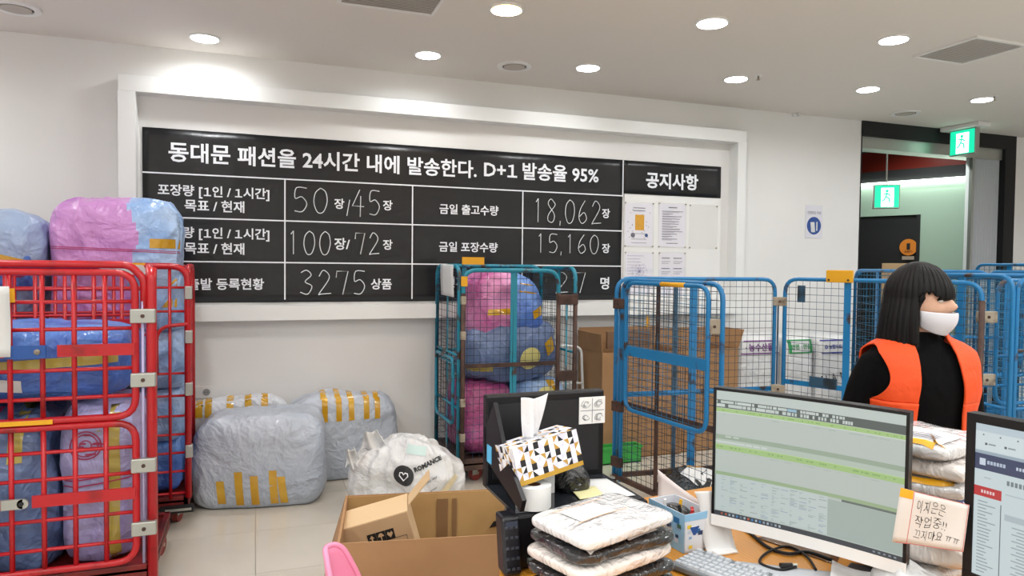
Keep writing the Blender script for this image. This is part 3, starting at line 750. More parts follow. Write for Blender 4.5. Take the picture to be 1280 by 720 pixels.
b4 = rbag(O2, -.395, .34, 1.16, .69, .60, .84, mat('orchid_poly', '#c58cc6', .35, col2='#b476bd', nscale=2, **BAGB), 11, 'large pink and pale blue bag bulging over the red cages', two=(M_bgsky, lambda c: c.x > .10+.03*math.sin(c.z*14)), amp=.014, e1=.36, e2=.4, sag=.02, nu=280, nv=140)
for k in range(2): drape(b4, 'cord', (-.34, -1, .49+k*.010), (.68, 0, -.02), (0, 0, .004), (0, 1, 0), M_crim, 40, 1, .004)
drape(b4, 'tape', (.19, -1, .50), (.15, 0, 0), (0, 0, .055), (0, 1, 0), M_tapey, 8, 3)
b5 = rbag(O2, -1.12, .34, 1.25, .66, .6, .66, mat('grey_blue_poly', '#9fb0ca', .35, col2='#8ea2c6', nscale=2, **BAGB), 13, 'grey blue bag with yellow tape, high up at the left picture edge', amp=.02, tilt=(0, .1))
drape(b5, 'tape', (-.3, -1, .42), (.62, 0, -.10), (0, 0, .03), (0, 1, 0), M_tapey, 30, 2)
drape(b5, 'cord', (.05, -1, .05), (.02, 0, 0), (0.06, 0, .45), (0, 1, 0), M_crim, 2, 16)
ringprint(b5, .22, .28, .05, M_rp)
b5b = rbag(O2, -.90, .14, 1.42, .20, .2, .22, M_bgblue, 14, 'small knotted blue bag end poking up at the top rail beside the big pink bag', amp=.02)
SKY = ['lowest blue bag at the right edge of the farther red cage', 'second bag from the bottom, sky blue, at the right edge of the farther red cage', 'third bag from the bottom, pale blue, at the right edge of the farther red cage', 'pale blue taped bag at the top right corner of the farther red cage']
for k, (z, h) in enumerate(((.18, .36), (.50, .36), (.82, .42), (1.17, .38))):
    o = rbag(O2, -.165, .30, z, .27, .46, h, M_bgblue if k == 0 else M_bgsky, 16+k, SKY[k], amp=.02)
    if k == 3:
        for zz_ in (.26, .14): drape(o, 'tape', (-.10, -1, zz_), (.2, 0, 0), (0, 0, .05), (0, 1, 0), M_tapey, 6, 3)
b10 = rbag(O2, -.72, .34, .18, .75, .55, .92, M_bgslate, 21, 'dark blue bag deep in the farther red cage, mostly hidden', amp=.02)

# ---- teal cage in the middle
tc_ = thing('roll_cage', 'rusty teal mesh roll cage holding pink and blue bags, against the wall by the banner', 'roll cage', (1.375, 4.80, 0), 0)
TW, TD = .885, .68
deck(tc_, 0, 0, TW, TD, M_rust, .14)
f = panel(tc_, (0.01, 0), (.745, 0), 1.545, .16, M_teal, .016, .10, rails=(.86,), flats=((.52, .050, None),), wirem=M_wire)
MB().box((.02, -.012, .845), (.74, -.004, .875)).build('rusty_strip', M_rust, f)
MB().tube([V((.01, -.002, .16)), V((.01, -.002, 1.38))], .0175, 8).build('rusty_post_sleeve', M_rust, f, True)
MB().tube([V((.745, -.002, .16)), V((.745, -.002, 1.38))], .0175, 8).build('rusty_post_sleeve', M_rust, f, True)
ls = panel(tc_, (-.01, .03), (-.01, TD), 1.57, .16, M_teal, .0155, .10, rails=(.93, .86, .55), flats=((.5, .03, None),), wirem=M_wire)
panel(tc_, (-.028, .12), (-.028, TD-.06), .90, .42, M_teal, .013, .06, closed=True, mesh=False, name='folded_half_gate')
rs_ = panel(tc_, (TW, .0), (TW, TD), 1.565, .16, M_teal, .0155, .10, rails=(.93,), flats=((.45, .05, None),), wirem=M_wire)
MB().tube([V((TW, 0, .16)), V((TW, 0, 1.38))], .0175, 8).build('rusty_post_sleeve', M_rust, rs_, True)
bk = panel(tc_, (-.01, TD), (TW, TD), 1.575, .16, M_teal, .0155, .10, rails=(.9,), flats=((.25, .04, None), (.75, .04, None)), wirem=M_wire)
for z in (1.33, .76, .40): bracket(tc_, (.735, -.005), (TW+.015, -.005), z, M_rust, .075)
for z in (1.33, 1.08, .60, .35): bevel(MB().box((-.008, -.02, z-.03), (.028, .018, z+.03)).build('clamp', M_zinc, tc_), .004)
MB().tube([V((.815, -.0, .16)), V((.815, 0, 1.33))], .007, 8).build('hinge_rod', M_teal, tc_, True)
MB().box((.07, TD*.35, 1.585), (.24, TD*.35+.012, 1.64)).build('yellow_plate', M_yel, tc_)
MB().tube([V((.07, TD*.35, 1.58)), V((.155, TD*.5, 1.565)), V((.24, TD, 1.575))], .006, 6).build('plate_stay', M_teal, tc_)
MB().box((-.01, -.02, 1.43), (.035, -.01, 1.50)).build('yellow_clip', M_yel, tc_)
pg0, pg1 = onx(551, 330, 1.352), onx(567, 331, 1.352)
t = tag(solid(MB().grid(lambda u, v: pg0*(1-u)+pg1*u + V((-.004*v-.003*math.sin(v*5), -.02*v, -.235*v)), 4, 8).build('paper_tag', M_paper, None, True), .001), 'white paper tag hung on the side of the teal cage', 'paper')
def tbag(x, y, z, w, d, h, m, seed, label, **kw):
    return tag(bag_obj('goods_bag', w, d, h, m, seed, loc=(1.375+x, 4.80+y, z), **kw), label, 'bag', 'bagged goods in the teal cage')
t1 = tbag(.40, .34, 1.02, .56, .52, .52, mat('rose_poly', '#cf86b4', .35, col2='#c0599a', nscale=3, **BAGB), 31, 'pink and blue two-coloured bag on top of the pile in the teal cage', two=(mat('periwinkle_poly', '#6d92d2', .35, col2='#4a6fbe', nscale=3, **BAGB), lambda c: c.x > -.02+.04*c.z+.012*math.sin(c.z*22)), e1=.6, e2=.5, tilt=(0, .12), nu=220, nv=130)
drape(t1, 'tape', (-.20, -1, .17), (.18, 0, .03), (0, 0, .045), (0, 1, 0), M_tapey, 8, 3); drape(t1, 'tape', (.16, -1, .18), (.10, 0, .06), (-.02, 0, .06), (0, 1, 0), M_tapey, 8, 4); drape(t1, 'tape', (.02, -1, .37), (.16, 0, 0), (0, 0, .012), (0, 1, 0), M_tapey, 8, 2)
drape(t1, 'tape', (.03, -1, .43), (.13, 0, 0), (0, 0, .008), (0, 1, 0), M_tapey, 8, 2)
t2 = tbag(.44, .34, .70, .74, .54, .48, M_bgslate, 33, 'slate blue bag under the pink and blue one in the teal cage')
def dot(o, cx, cz, r, label=None):
    b = bvh_of(o); mb = MB()
    mb.grid(lambda u, v: (lambda p: (b.ray_cast(p, V((0, 1, 0)), 5)[0] or p) + V((0, -.005, 0)))(V((cx+r*v*math.cos(2*PI*u), -1.2, cz+r*v*math.sin(2*PI*u)))), 24, 4)
    ob = mb.build('round_sticker', mat('pale_yellow_print', '#d8cf86', .5), o); return ob
dot(t2, .11, .19, .085); drape(t2, 'tape', (-.34, -1, .10), (.16, 0, 0), (0, 0, .05), (0, 1, 0), M_tapep, 6, 3); drape(t2, 'tape', (.26, -1, .20), (.07, 0, .05), (-.04, 0, .10), (0, 1, 0), M_tapey, 4, 4)
t3 = tbag(.24, .34, .19, .46, .56, .54, M_bgpink, 35, 'magenta bag at the bottom left of the teal cage', amp=.02)
t4 = tbag(.66, .34, .19, .42, .54, .55, M_bgsky, 37, 'pale blue bag with a round yellow print, bottom right of the teal cage', amp=.02)
dot(t4, .03, .40, .08); drape(t4, 'tape', (.05, -1, .43), (.06, 0, 0), (0, 0, .09), (0, 1, 0), M_tapey, 3, 5)

# ---- big open blue cage, right of centre
oc = thing('roll_cage', 'empty blue mesh roll cage, front open, half gate folded against its left side', 'roll cage')
K = V((2.32, 4.27, 0)); K2 = V((2.45, 3.28, 0)); K3 = V((3.60, 4.17, 0)); K4 = V((4.10, 3.00, 0))
dl = (K2-K).normalized(); db = (K3-K).normalized(); dr4 = (K4-K3).normalized()
pb = panel(oc, K+db*.0, K3-db*.03, 1.50, .12, M_blue, .0145, .10, rails=(.70,), flats=((.47, .06, None), (.36, .03, M_dkblue)), wirem=M_wire)
MB().bar(K+db*.02+V((0, 0, .70)), K3-db*.05+V((0, 0, .70)), .035, .008, (0, 0, 1)).build('flat_rail', M_blue, pb)
pl = panel(oc, K+dl*.07, K2, 1.49, .12, M_blue, .0145, .10, rails=(), flats=((.40, .032, M_rust),), wirem=M_wire)
MB().bar(K+dl*.07+V((0, 0, .66)), K2+V((0, 0, .66)), .035, .008, (0, 0, 1)).build('flat_rail', M_rust, pl)
nl = V((dl.y, -dl.x, 0)); nl = nl if nl.x < 0 else -nl
hg = panel(oc, K+dl*.16+nl*.035, K2-dl*.06+nl*.05, 1.475, .64, M_blue, .0135, .085, closed=True, wirem=M_wireb, name='folded_half_gate')
MB().bar(K+dl*.16+nl*.045+V((0, 0, 1.03)), K2-dl*.06+nl*.06+V((0, 0, 1.03)), .065, .008, (0, 0, 1)).build('flat_rail', M_blue, hg)
MB().tube([K+dl*.52+nl*.044+V((0, 0, 1.476)), K+dl*.74+nl*.047+V((0, 0, 1.476))], .0142, 8).build('yellow_band', M_yel, hg, True)
MB().bar(K+dl*.38+nl*.03+V((0, 0, 1.20)), K+dl*.38+nl*.03+V((0, 0, 1.27)), .022, .006, dl).build('yellow_clip', M_yel, hg)
for z, m in ((1.33, M_rust), (.63, M_rust), (.25, M_rust)): bracket(oc, K-db*.015, K+dl*.085, z, m, .07)
bracket(oc, K2-dl*.075+nl*.05, K2+nl*-.012, 1.25, M_zinc, .085)
MB().tube([K+dl*.035+V((0, 0, .14)), K+dl*.035+V((0, 0, 1.33))], .006, 8).build('hinge_rod', M_blue, oc, True)
pr = panel(oc, K3+dr4*.05, K4, 1.505, .12, M_blue, .0145, .10, rails=(.62,), flats=((.36, .045, None),), wirem=M_wire)
MB().bar(K3+dr4*.05+V((0, 0, .76)), K4+V((0, 0, .76)), .035, .008, (0, 0, 1)).build('flat_rail', M_blue, pr)
MB().bar(K3+dr4*.17+V((0, 0, 1.34)), K3+dr4*.17+V((0, 0, 1.46)), .055, .006, dr4).build('blue_plate', M_dkblue, pr)
MB().bar(K3+dr4*.25+V((-.01, 0, .785)), K3+dr4*.44+V((-.01, 0, .785)), .07, .008, (0, 0, 1)).build('blue_plate', M_dkblue, pr)
yp = MB().bar(K3+dr4*.36+V((-.02, 0, 1.53)), K3+dr4*.54+V((-.02, 0, 1.53)), .085, .02, (0, 0, 1)).build('yellow_plate', M_yel, pr); bevel(yp, .006)
for q in (.385, .515): MB().cyl(K3+dr4*q+V((-.036, 0, 1.505)), .007, .008, 8, (1, 0, 0)).build('bolt', M_rust, yp)
for z in (1.34, .70, .25): bracket(oc, K3-db*.045, K3+dr4*.065, z, M_zinc, .065)
MB().tube([K3+V((0, 0, .14)), K3+V((0, 0, 1.34))], .006, 8).build('hinge_rod', M_dkblue, oc, True)
MB().tube([K4+V((.0, -.002, .14)), K4+V((0, -.002, 1.40))], .0165, 8).build('dark_post_sleeve', M_rust, oc, True)
for z in (1.30, .92): bracket(oc, K4-dr4*.02, K4+V((.11, -.01, 0)), z, M_zinc, .07)
for p in (K, K2, K3, K4): caster(oc, p.x, p.y, 1.0, M_rubber)
for a, b in ((K, K2), (K3, K4), (K, K3)): MB().bar(V((a.x, a.y, .145)), V((b.x, b.y, .145)), .03, .03).build('base_rail', M_rust, oc)

# ---- cages further right and behind
def simple_cage(label, loc, rz, w, d, h=1.53, m=M_blue, front=False, pitch=.06, extra=0):
    t = thing('roll_cage', label, 'roll cage', loc, rz, 'empty blue roll cages by the doorway')
    panel(t, (0, 0), (0, d), h, .12, m, .014, .10, rails=(.75,), flats=((.5, .045, None),), pitch=pitch, wirem=M_wireb)
    panel(t, (0, d), (w, d), h, .12, m, .014, .10, rails=(.75,), flats=((.35, .05, None), (.7, .05, None)), pitch=pitch, wirem=M_wireb)
    panel(t, (w, 0), (w, d), h, .12, m, .014, .10, rails=(.75,), flats=((.5, .045, None),), pitch=pitch, wirem=M_wireb)
    if front: panel(t, (0.03, 0), (w-.03, 0), h-.01, .12, m, .014, .10, rails=(.75, 1.1), flats=((.5, .045, None),), pitch=pitch, wirem=M_wireb)
    for k in range(extra):
        y = d*.2+k*.09
        panel(t, (.05, y), (w-.06, y+.03), h-.03-.02*k, .75, m, .013, .09, closed=True, pitch=.06, wirem=M_wireb, rails=(1.05,), name='folded_half_gate')
    deck(t, 0, 0, w, d, M_rust if not front else M_blue, .13)
    return t
simple_cage('blue mesh roll cage standing right behind the woman, in front of the doorway', (4.66, 4.04, 0), math.radians(-22), 1.15, .8, 1.57, extra=2)
simple_cage('blue mesh roll cage at the right picture edge, hinged beside the dark post', (4.25, 2.92, 0), math.radians(-8), 1.1, .75, 1.55, front=True, extra=1)
simple_cage('farthest blue mesh roll cage, its round-cornered top showing before the shutter', (6.75, 4.35, 0), math.radians(-12), 1.1, .8, 1.64, front=True)
simple_cage('second farthest blue mesh roll cage, beyond the one at the right edge', (6.05, 3.32, 0), math.radians(-15), 1.1, .75, 1.5, front=True)

# ================================================================== BAGS ON THE FLOOR BY THE WALL
g = 'pale grey bales of goods by the wall'
w1 = tag(bag_obj('grey_bale', .80, .46, .64, M_bggrey, 51, .38, .38, loc=(.045, 4.975, 0), rz=math.radians(-9), amp=.022, fold=.008), 'big pale grey plastic bale in front, five yellow tape strips near the floor', 'bag', g)
for x, z0, h in ((-.235, .045, .15), (-.125, .03, .22), (-.03, .03, .19), (.085, .03, .22), (.145, .03, .18)):
    drape(w1, 'tape', (x, -1, z0), (.048, 0, 0), (-.012 if x < .1 else -.02+.03*0, 0, h), (0, 1, 0), M_tapey, 4, 14)
w2 = tag(bag_obj('grey_bale', .80, .34, .66, M_bggrey, 53, .42, .42, loc=(.62, 5.36, 0), rz=0, amp=.022, fold=.008), 'grey bale against the wall with yellow tape over its top, behind the milky bag', 'bag', g)
for x in (-.15, -.05, .04, .15, .23):
    drape(w2, 'tape', (x-.02, -1, .44), (.04, 0, 0), (0, 0, .17), (0, 1, 0), M_tapey, 4, 8); drape(w2, 'tape', (x-.03, -.16, 2), (.04, 0, 0), (0.01, .24, 0), (0, 0, -1), M_tapey, 4, 8)
w3 = tag(bag_obj('grey_bale', .72, .26, .67, mat('pale_bale_wrap', '#c9ccd2', .36, **BAGB), 55, .42, .42, loc=(-.13, 5.41, 0), amp=.022, fold=.008), 'pale bale with short yellow tapes peeping over the front bale, by the red cage', 'bag', g)
for x in (-.24, -.18, -.04, .08, .19):
    drape(w3, 'tape', (x-.02, -1, .50), (.045, 0, 0), (0, 0, .13), (0, 1, 0), M_tapey, 4, 6); drape(w3, 'tape', (x-.02, -.1, 2), (.045, 0, 0), (0, .14, 0), (0, 0, -1), M_tapey, 4, 6)
w4 = tag(bag_obj('black_bag', .50, .05, .585, M_bgdark, 57, .5, .5, loc=(.0, 5.24, 0), amp=.012), 'thin black filler in the dark gap between the front grey bale and the one behind', 'bag')  # thin black body filling the dark gap between the bales
# milky carrier bag with print
mb_ = tag(bag_obj('carrier_bag', .76, .42, .50, M_bgwhite, 61, .85, .8, loc=(.885, 4.40, 0), rz=math.radians(-14), amp=.045, fold=.022, sag=.05, nu=110, nv=70), 'large milky white carrier bag with a black heart logo and lettering, beside the grey bales', 'bag')
for x, hh, ww, z0_ in ((-.17, .13, .20, .40), (-.30, .12, .12, .30)):
    solid(MB().grid(lambda u, v: V((x + (u-.5)*ww*(1-.45*v) - .02*v, -.03+.035*math.sin(u*9+v*3)+.02*v, z0_+hh*v*(1-.25*abs(u-.4)) + .012*math.sin(u*11))), 16, 10).build('tied_handle', M_bgwhite, mb_, True), .004, 0)
b = bvh_of(mb_)
def dr3(p): h = b.ray_cast(V(p), V((0, 1, 0)), 5)[0]; return (h if h is not None else V((p[0], 0, p[2]))) + V((0, -.006, 0))
M_fade = mat('faded_black_print', '#2a2b2d', .6)
mb = MB(); mb.grid(lambda u, v: dr3((.01+.062*v*math.cos(2*PI*u), -1, .30+.062*v*math.sin(2*PI*u))), 28, 5); lg = mb.build('round_logo', M_fade, mb_)
mb = MB(); hp = [(.0, -.028), (-.026, .0), (-.022, .018), (-.008, .02), (0, .008), (.01, .02), (.024, .016), (.026, 0)]
mb.tube([dr3((x+.01, -1, .30+z)) + V((0, -.006, 0)) for x, z in hp], .004, 5, closed=True); mb.build('heart_outline', M_ink, lg)
def bagtext(st, cx, cz, ang, wd_, hg_, m, bo):
    Mt = frame_m((cx, -1, cz), (math.cos(ang), 0, math.sin(ang)), (-math.sin(ang), 0, math.cos(ang)))
    t = text_on('lettering', st, Mt, wd_, hg_, m, mb_, bo)
    for v in t.data.vertices: v.co = dr3(v.co)
bagtext('ROMANCE', .155, .368, .38, .175, .030, M_fade, .05)
M_faint = mat('faint_print', '#77787c', .6)
bagtext('for your lovely day', .13, .245, .60, .20, .016, M_faint, .02); bagtext('thank you', .16, .20, .60, .12, .016, M_faint, .02)
drape(mb_, 'clear_tape', (.14, -1, .05), (.20, 0, .22), (-.025, 0, .03), (0, 1, 0), mat('cream_tape', '#d9c9a4', .3), 16, 3, .006)
drape(mb_, 'mint_patch', (.02, -1, .42), (.12, 0, -.01), (.01, 0, .05), (0, 1, 0), mat('mint_show_through', '#c4dad6', .4), 8, 4, .003)

# ================================================================== CARTONS AND BALES BEHIND THE OPEN CAGE
def flapbox(name, label, cat, o, ux, uy, h, m=M_card, mi=M_cardin, flaps=(), t=.006, group=None, taper=0):
    """open carton: four wall panels, a floor and tilted flaps; o = bottom corner, ux, uy = sides"""
    o, ux, uy = V(o), V(ux), V(uy); r = thing(name, label, cat, o, 0, group); z = V((0, 0, h)); ex, ey = ux.normalized(), uy.normalized()
    def wall(p, d, n): MB().hexa(p, d, n*t, z).build('side_panel', m, r)
    wall(V((0,0,0)), ux, ey); wall(uy-ey*t, ux, ey); wall(ey*t, uy-ey*2*t, ex); wall(ux-ex*t+ey*t, uy-ey*2*t, ex)
    MB().hexa((0,0,0.002), ux, uy, (0,0,t)).build('bottom_panel', mi, r)
    for side, ang, ln in flaps:
        p, d, n = {'f': (V((0,0,0)), ux, -ey), 'b': (uy, ux, ey), 'l': (V((0,0,0)), uy, -ex), 'r': (ux, uy, ex)}[side]
        a = math.radians(ang); v = n*math.cos(a)*ln + V((0,0,math.sin(a)*ln)); nn = d.cross(v).normalized()
        MB().hexa(p+z-nn*t*.5, d, nn*t, v).build('flap', m, r)
    return r
gk = 'brown cartons behind the open blue cage'
flapbox('carton', 'tall brown carton with raised dark flaps behind the left of the open blue cage', 'carton', (2.64, 5.08, 0), (.76, 0, 0), (0, .44, 0), .88, flaps=(('b', 88, .17), ('l', 86, .15)), group=gk)
flapbox('carton', 'brown carton with one flap standing up, right of its pair behind the open blue cage', 'carton', (3.42, 5.10, 0), (.56, 0, 0), (0, .42, 0), .88, flaps=(('b', 86, .15), ('r', 70, .17)), group=gk)
t = MB().box((2.80, 5.30, .885), (3.22, 5.33, 1.03)).build('cardboard_flap', mat('dull_kraft', '#7d5f48', .8), None); tag(t, 'dull brown cardboard piece standing in the mouth of the tall carton', 'cardboard')  # darker kraft than the carton walls
# green crate
t = thing('green_crate', 'low green plastic crate on the floor between the teal cage and the cartons', 'crate', (2.50, 4.96, 0))
mb = MB(); cw_, cd_, ch_ = .44, .10, .14
for a, b in (((0, 0), (cw_, .01)), ((0, cd_-.01), (cw_, cd_)), ((0, .01), (.01, cd_-.01)), ((cw_-.01, .01), (cw_, cd_-.01))): mb.box((a[0], a[1], 0), (b[0], b[1], ch_))
mb.box((0, 0, 0), (cw_, cd_, .01)); mb.build('shell', M_green, t)
mb = MB(); mb.box((-.01, -.01, ch_-.02), (cw_+.01, 0, ch_)); mb.box((-.01, cd_, ch_-.02), (cw_+.01, cd_+.01, ch_)); mb.box((-.01, 0, ch_-.02), (0, cd_, ch_)); mb.box((cw_, 0, ch_-.02), (cw_+.01, cd_, ch_)); mb.build('rim', M_green, t)
# white tube frame by the wall
t = thing('folding_chair', 'white tubular metal chair back against the wall right of the teal cage', 'chair')
pth = fillet([V((2.60, 5.30, .012)), V((2.585, 5.36, .90)), V((2.36, 5.38, .92)), V((2.34, 5.32, .012))], .07, 6)
MB().tube(pth, .012, 10).build('back_frame', M_white, t, True)
MB().tube([V((2.36, 5.33, .60)), V((2.59, 5.33, .60))], .010, 8).build('crossbar', M_white, t, True)
bevel(MB().box((2.34, 5.10, .42), (2.60, 5.34, .445)).build('seat', M_white, t), .008)
for x in (2.36, 2.58): MB().tube([V((x, 5.12, .42)), V((x, 5.10, .0))], .011, 8).build('leg', M_white, t, True)
# white wrapped bales with printed tape
txts = (('· 농수산물 ·', '#7a4a86'), ('안전 · 안심', '#2c8a4e'), ('◎ 농협마트용품', '#3a3f8e'))
xs = [3.995, ony(984, 430, 5.05).x, ony(1025, 430, 5.0).x, ony(1072, 430, 4.95).x]
for k in range(3):
    x0, x1 = xs[k], xs[k+1]; c = (x0+x1)/2; yf = (5.10, 5.05, 5.0)[k]
    o = tag(bag_obj('white_bale', x1-x0-.01, .50, 1.02, M_bgwhb, 71+k, .22, .22, loc=(c, yf+.25, 0), amp=.010, fold=.004, sag=0), ['white wrapped bale with purple printed tape, beside the right carton', 'white wrapped bale with green ended printed tape, middle of the three', 'white wrapped bale with blue printed tape and black marker letters'][k], 'bale', 'white wrapped bales by the wall')
    W_ = x1-x0-.06
    cm = mat('tape_'+txts[k][1][1:], txts[k][1], .5)
    zt_ = ony((980, 1004, 1045)[k], 425, yf-.02).z - .0
    s = drape(o, 'printed_tape', (-W_/2, -1, zt_-.12), (W_, 0, 0), (0, 0, .115), (0, 1, 0), M_paper, 10, 3, .004)
    for z in (zt_-.012, zt_-.123): drape(o, 'tape_border', (-W_/2, -1, z), (W_, 0, 0), (0, 0, .012), (0, 1, 0), cm, 10, 1, .007)
    tx = text_on('lettering', txts[k][0], frame_m((0, -1, zt_-.062), (1, 0, 0), (0, 0, 1)), W_*.82, None, cm, o, .03); drape_mesh(o, tx, (0, 1, 0), .009)
    if k == 1:
        for a in (-W_/2, W_/2-.03): drape(o, 'tape_end', (a, -1, zt_-.12), (.03, 0, 0), (0, 0, .115), (0, 1, 0), cm, 2, 2, .008)
    if k == 2:
        zz = ony(1035, 474, yf).z
        for i, (ch, rot) in enumerate((('e', 3.0), ('H', .1), ('A', .25), ('N', .4))):
            Mt = frame_m((-.24+i*.105, -1, zz-.02+i*.018), (math.cos(rot), 0, math.sin(rot)), (-math.sin(rot), 0, math.cos(rot)))
            tx = text_on('marker_letter', ch, Mt, .055, .075, M_inkb, o, 0); drape_mesh(o, tx, (0, 1, 0), .006)
# things lying inside the open cage
o = tag(bag_obj('black_bag', .52, .34, .20, M_bgdark, 81, .7, .7, loc=(2.78, 3.98, 0), rz=.3, amp=.04), 'crumpled black plastic bag with a white sheet, on the floor inside the open cage', 'bag')
drape(o, 'white_sheet', (-.10, -.14, 2), (.26, .03, 0), (-.02, .17, 0), (0, 0, -1), M_paper, 6, 5, .006); drape(o, 'yellow_edge', (-.04, .03, 2), (.18, .02, 0), (0, .02, 0), (0, 0, -1), M_yel, 5, 2, .010)
o = tag(bag_obj('black_bag', .55, .40, .16, M_bgdark, 83, .7, .7, loc=(3.42, 3.80, 0), rz=-.2, amp=.04), 'flat black plastic bag on the floor nearer the monitor, inside the open cage', 'bag')
drape(o, 'white_sheet', (-.20, -.18, 2), (.16, .03, 0), (-.02, .17, 0), (0, 0, -1), M_paper, 6, 5, .006)

# ================================================================== CARTON IN FRONT OF THE DESK
ca, sa = math.cos(math.radians(-10)), math.sin(math.radians(-10))
E1, E2 = V((ca, sa, 0)), V((-sa, ca, 0))
big = flapbox('open_carton', 'large open brown carton on the floor holding a smaller carton', 'carton', (.285, 2.62, 0), E1*.78, E2*.55, .55, M_card, M_cardin, flaps=(('l', -74, .26), ('r', -50, .2)))
big_in = MB().hexa(E2*.543+V((0, 0, .006)), E1*.78, -E2*.004, (0, 0, .540)).build('inner_lining', M_cardin, big)
MB().hexa(E1*.40+E2*.535+V((0, 0, .05)), E1*.05, -E2*.002, (0, 0, .47)).build('clear_tape', mat('brown_tape', '#8a6b4b', .2, coat=.6), big)
MB().hexa(E1*.47+E2*.534+V((0, 0, .05)), E1*.02, -E2*.002, (0, 0, .47)).build('clear_tape', mat('brown_tape', '#8a6b4b', .2, coat=.6), big)
Mi = frame_m(E1*.68+E2*.530+V((0, 0, .385)), E1, (0, 0, 1))
MB().add([Mi @ V(p) for p in ((-.04, -.01, 0), (.04, .01, 0), (.02, .03, 0), (-.02, .02, 0))], [(0, 1, 2, 3)]).build('printed_mark', M_inkb, big)
# small carton inside, tilted
p0 = atd(423, 663, 2.83); px_ = (atd(509, 638, 2.86)-p0); up_ = V((-.05, .16, 1)); 
ex = px_.normalized(); bk_ = (atd(420, 642, 3.0)-p0); bk_ = bk_ - ex*bk_.dot(ex); dn = ex.cross(bk_).normalized(); dn = dn if dn.z < 0 else -dn
sm = thing('small_carton', 'small tan carton with black handling symbols lying tilted inside the large carton', 'carton', p0)
bevel(MB().hexa((0, 0, 0), px_, bk_, dn*.24).build('body', M_cardlt, sm), .003)
MB().hexa(ex*.004+dn*.004-bk_.normalized()*.003, px_-ex*.008, bk_.normalized()*.002, dn*.23).build('front_panel', M_cardtan, sm)
Ms = frame_m(V((0, 0, 0)), ex, -dn)
for k in range(3):
    x = px_.length*(.42+k*.13); q = ex*x + dn*.075
    Mk = frame_m(q - bk_.normalized()*.004, ex, -dn)
    sq = MB().add([Mk @ V(p) for p in ((-.018, -.022, 0), (.018, -.022, 0), (.018, .022, 0), (-.018, .022, 0))], [(0, 1, 2, 3)]).build('symbol_square', M_inkb, sm)
    Mk2 = frame_m(q - bk_.normalized()*.005, ex, -dn)
    shp = ([(-.003, -.016), (.003, -.016), (.003, .002), (.010, .002), (0, .016), (-.010, .002), (-.003, .002)],
           [(-.002, -.016), (.002, -.016), (.002, .0), (.013, .0), (.008, .012), (0, .016), (-.008, .012), (-.013, 0), (-.002, 0)],
           [(0, -.014), (.012, .002), (.008, .013), (0, .006), (-.008, .013), (-.012, .002)])[k]
    MB().add([Mk2 @ V((a, b, 0)) for a, b in shp], [tuple(range(len(shp)))]).build('handling_symbol', M_cardtan, sq)
Mk = frame_m(ex*px_.length*.66 + dn*.115 - bk_.normalized()*.005, ex, -dn)
mb = MB()
for a, b in (((-.07, -.02), (.07, -.018)), ((-.07, .018), (.07, .02)), ((-.07, -.02), (-.068, .02)), ((.068, -.02), (.07, .02))): mb.add([Mk @ V(p) for p in ((a[0], a[1], 0), (b[0], a[1], 0), (b[0], b[1], 0), (a[0], b[1], 0))], [(0, 1, 2, 3)])
mb.build('printed_frame', M_inkb, sm)
MB().hexa(px_+ex*.004+bk_*.3, ex*.09+V((0.0, 0, .085)), bk_*.6, dn*.005).build('raised_flap', M_cardlt, sm)
# pink child's chair, only the shoulder of its back in view
pc = thing('pink_chair', 'pink moulded plastic chair, only its rounded back showing before the carton', 'chair', (.275, 2.20, 0), math.radians(50))
def pbk(u, v):
    a = (u-.5)*2; x = .095*a*(1-.35*v**3); y = -.03-.09*a*a*(1-v*.4)+.05*v; z = .34+.35*v*(1-.22*a**4)
    return V((x, y+.06, z))
solid(MB().grid(pbk, 20, 14).build('backrest', M_pink, pc, True), .012, 0)
MB().tube(smoothpath([pbk(0, i/8) for i in range(9)]+[pbk(i/8, 1) for i in range(1, 9)]+[pbk(1, 1-i/8) for i in range(1, 9)], 3), .009, 8).build('rim', M_pink, pc, True)
bevel(MB().box((-.11, -.22, .32), (.11, .03, .345)).build('seat', M_pink, pc), .012)
for x in (-.09, .09):
    for y in (-.19, 0): MB().tube([V((x, y, .32)), V((x*1.1, y*1.05, .0))], [.020, .014], 10).build('leg', M_pink, pc, True)

# ================================================================== THE WOMAN BEHIND THE MONITORS
pr_ = thing('person', 'person with dark bobbed hair, white face mask, black jumper and orange vest, looking right', 'person', (2.135, 1.785, 0), math.radians(-18))
def loft(mb, secs, n=28, e=1.0, steps=5):
    """secs: (z, cx, cy, rx, ry) rings, splined upwards"""
    P = []
    S_ = [secs[0]]+list(secs)+[secs[-1]]
    for i in range(1, len(S_)-2):
        for k in range(steps):
            t = k/steps; P.append([.5*((2*S_[i][q])+(S_[i+1][q]-S_[i-1][q])*t+(2*S_[i-1][q]-5*S_[i][q]+4*S_[i+1][q]-S_[i+2][q])*t*t+(3*S_[i][q]-S_[i-1][q]-3*S_[i+1][q]+S_[i+2][q])*t**3) for q in range(5)])
    P.append(list(secs[-1]))
    k0 = len(mb.v); vs = []; fs = []
    for z, cx, cy, rx, ry in P:
        for j in range(n):
            a = 2*PI*j/n; vs.append((cx+rx*sgnpow(math.cos(a), e), cy+ry*sgnpow(math.sin(a), e), z))
    for i in range(len(P)-1):
        for j in range(n): fs.append((i*n+j, i*n+(j+1) % n, (i+1)*n+(j+1) % n, (i+1)*n+j))
    fs.append(tuple(range(n))[::-1]); fs.append(tuple((len(P)-1)*n+j for j in range(n)))
    mb.add(vs, fs); return P
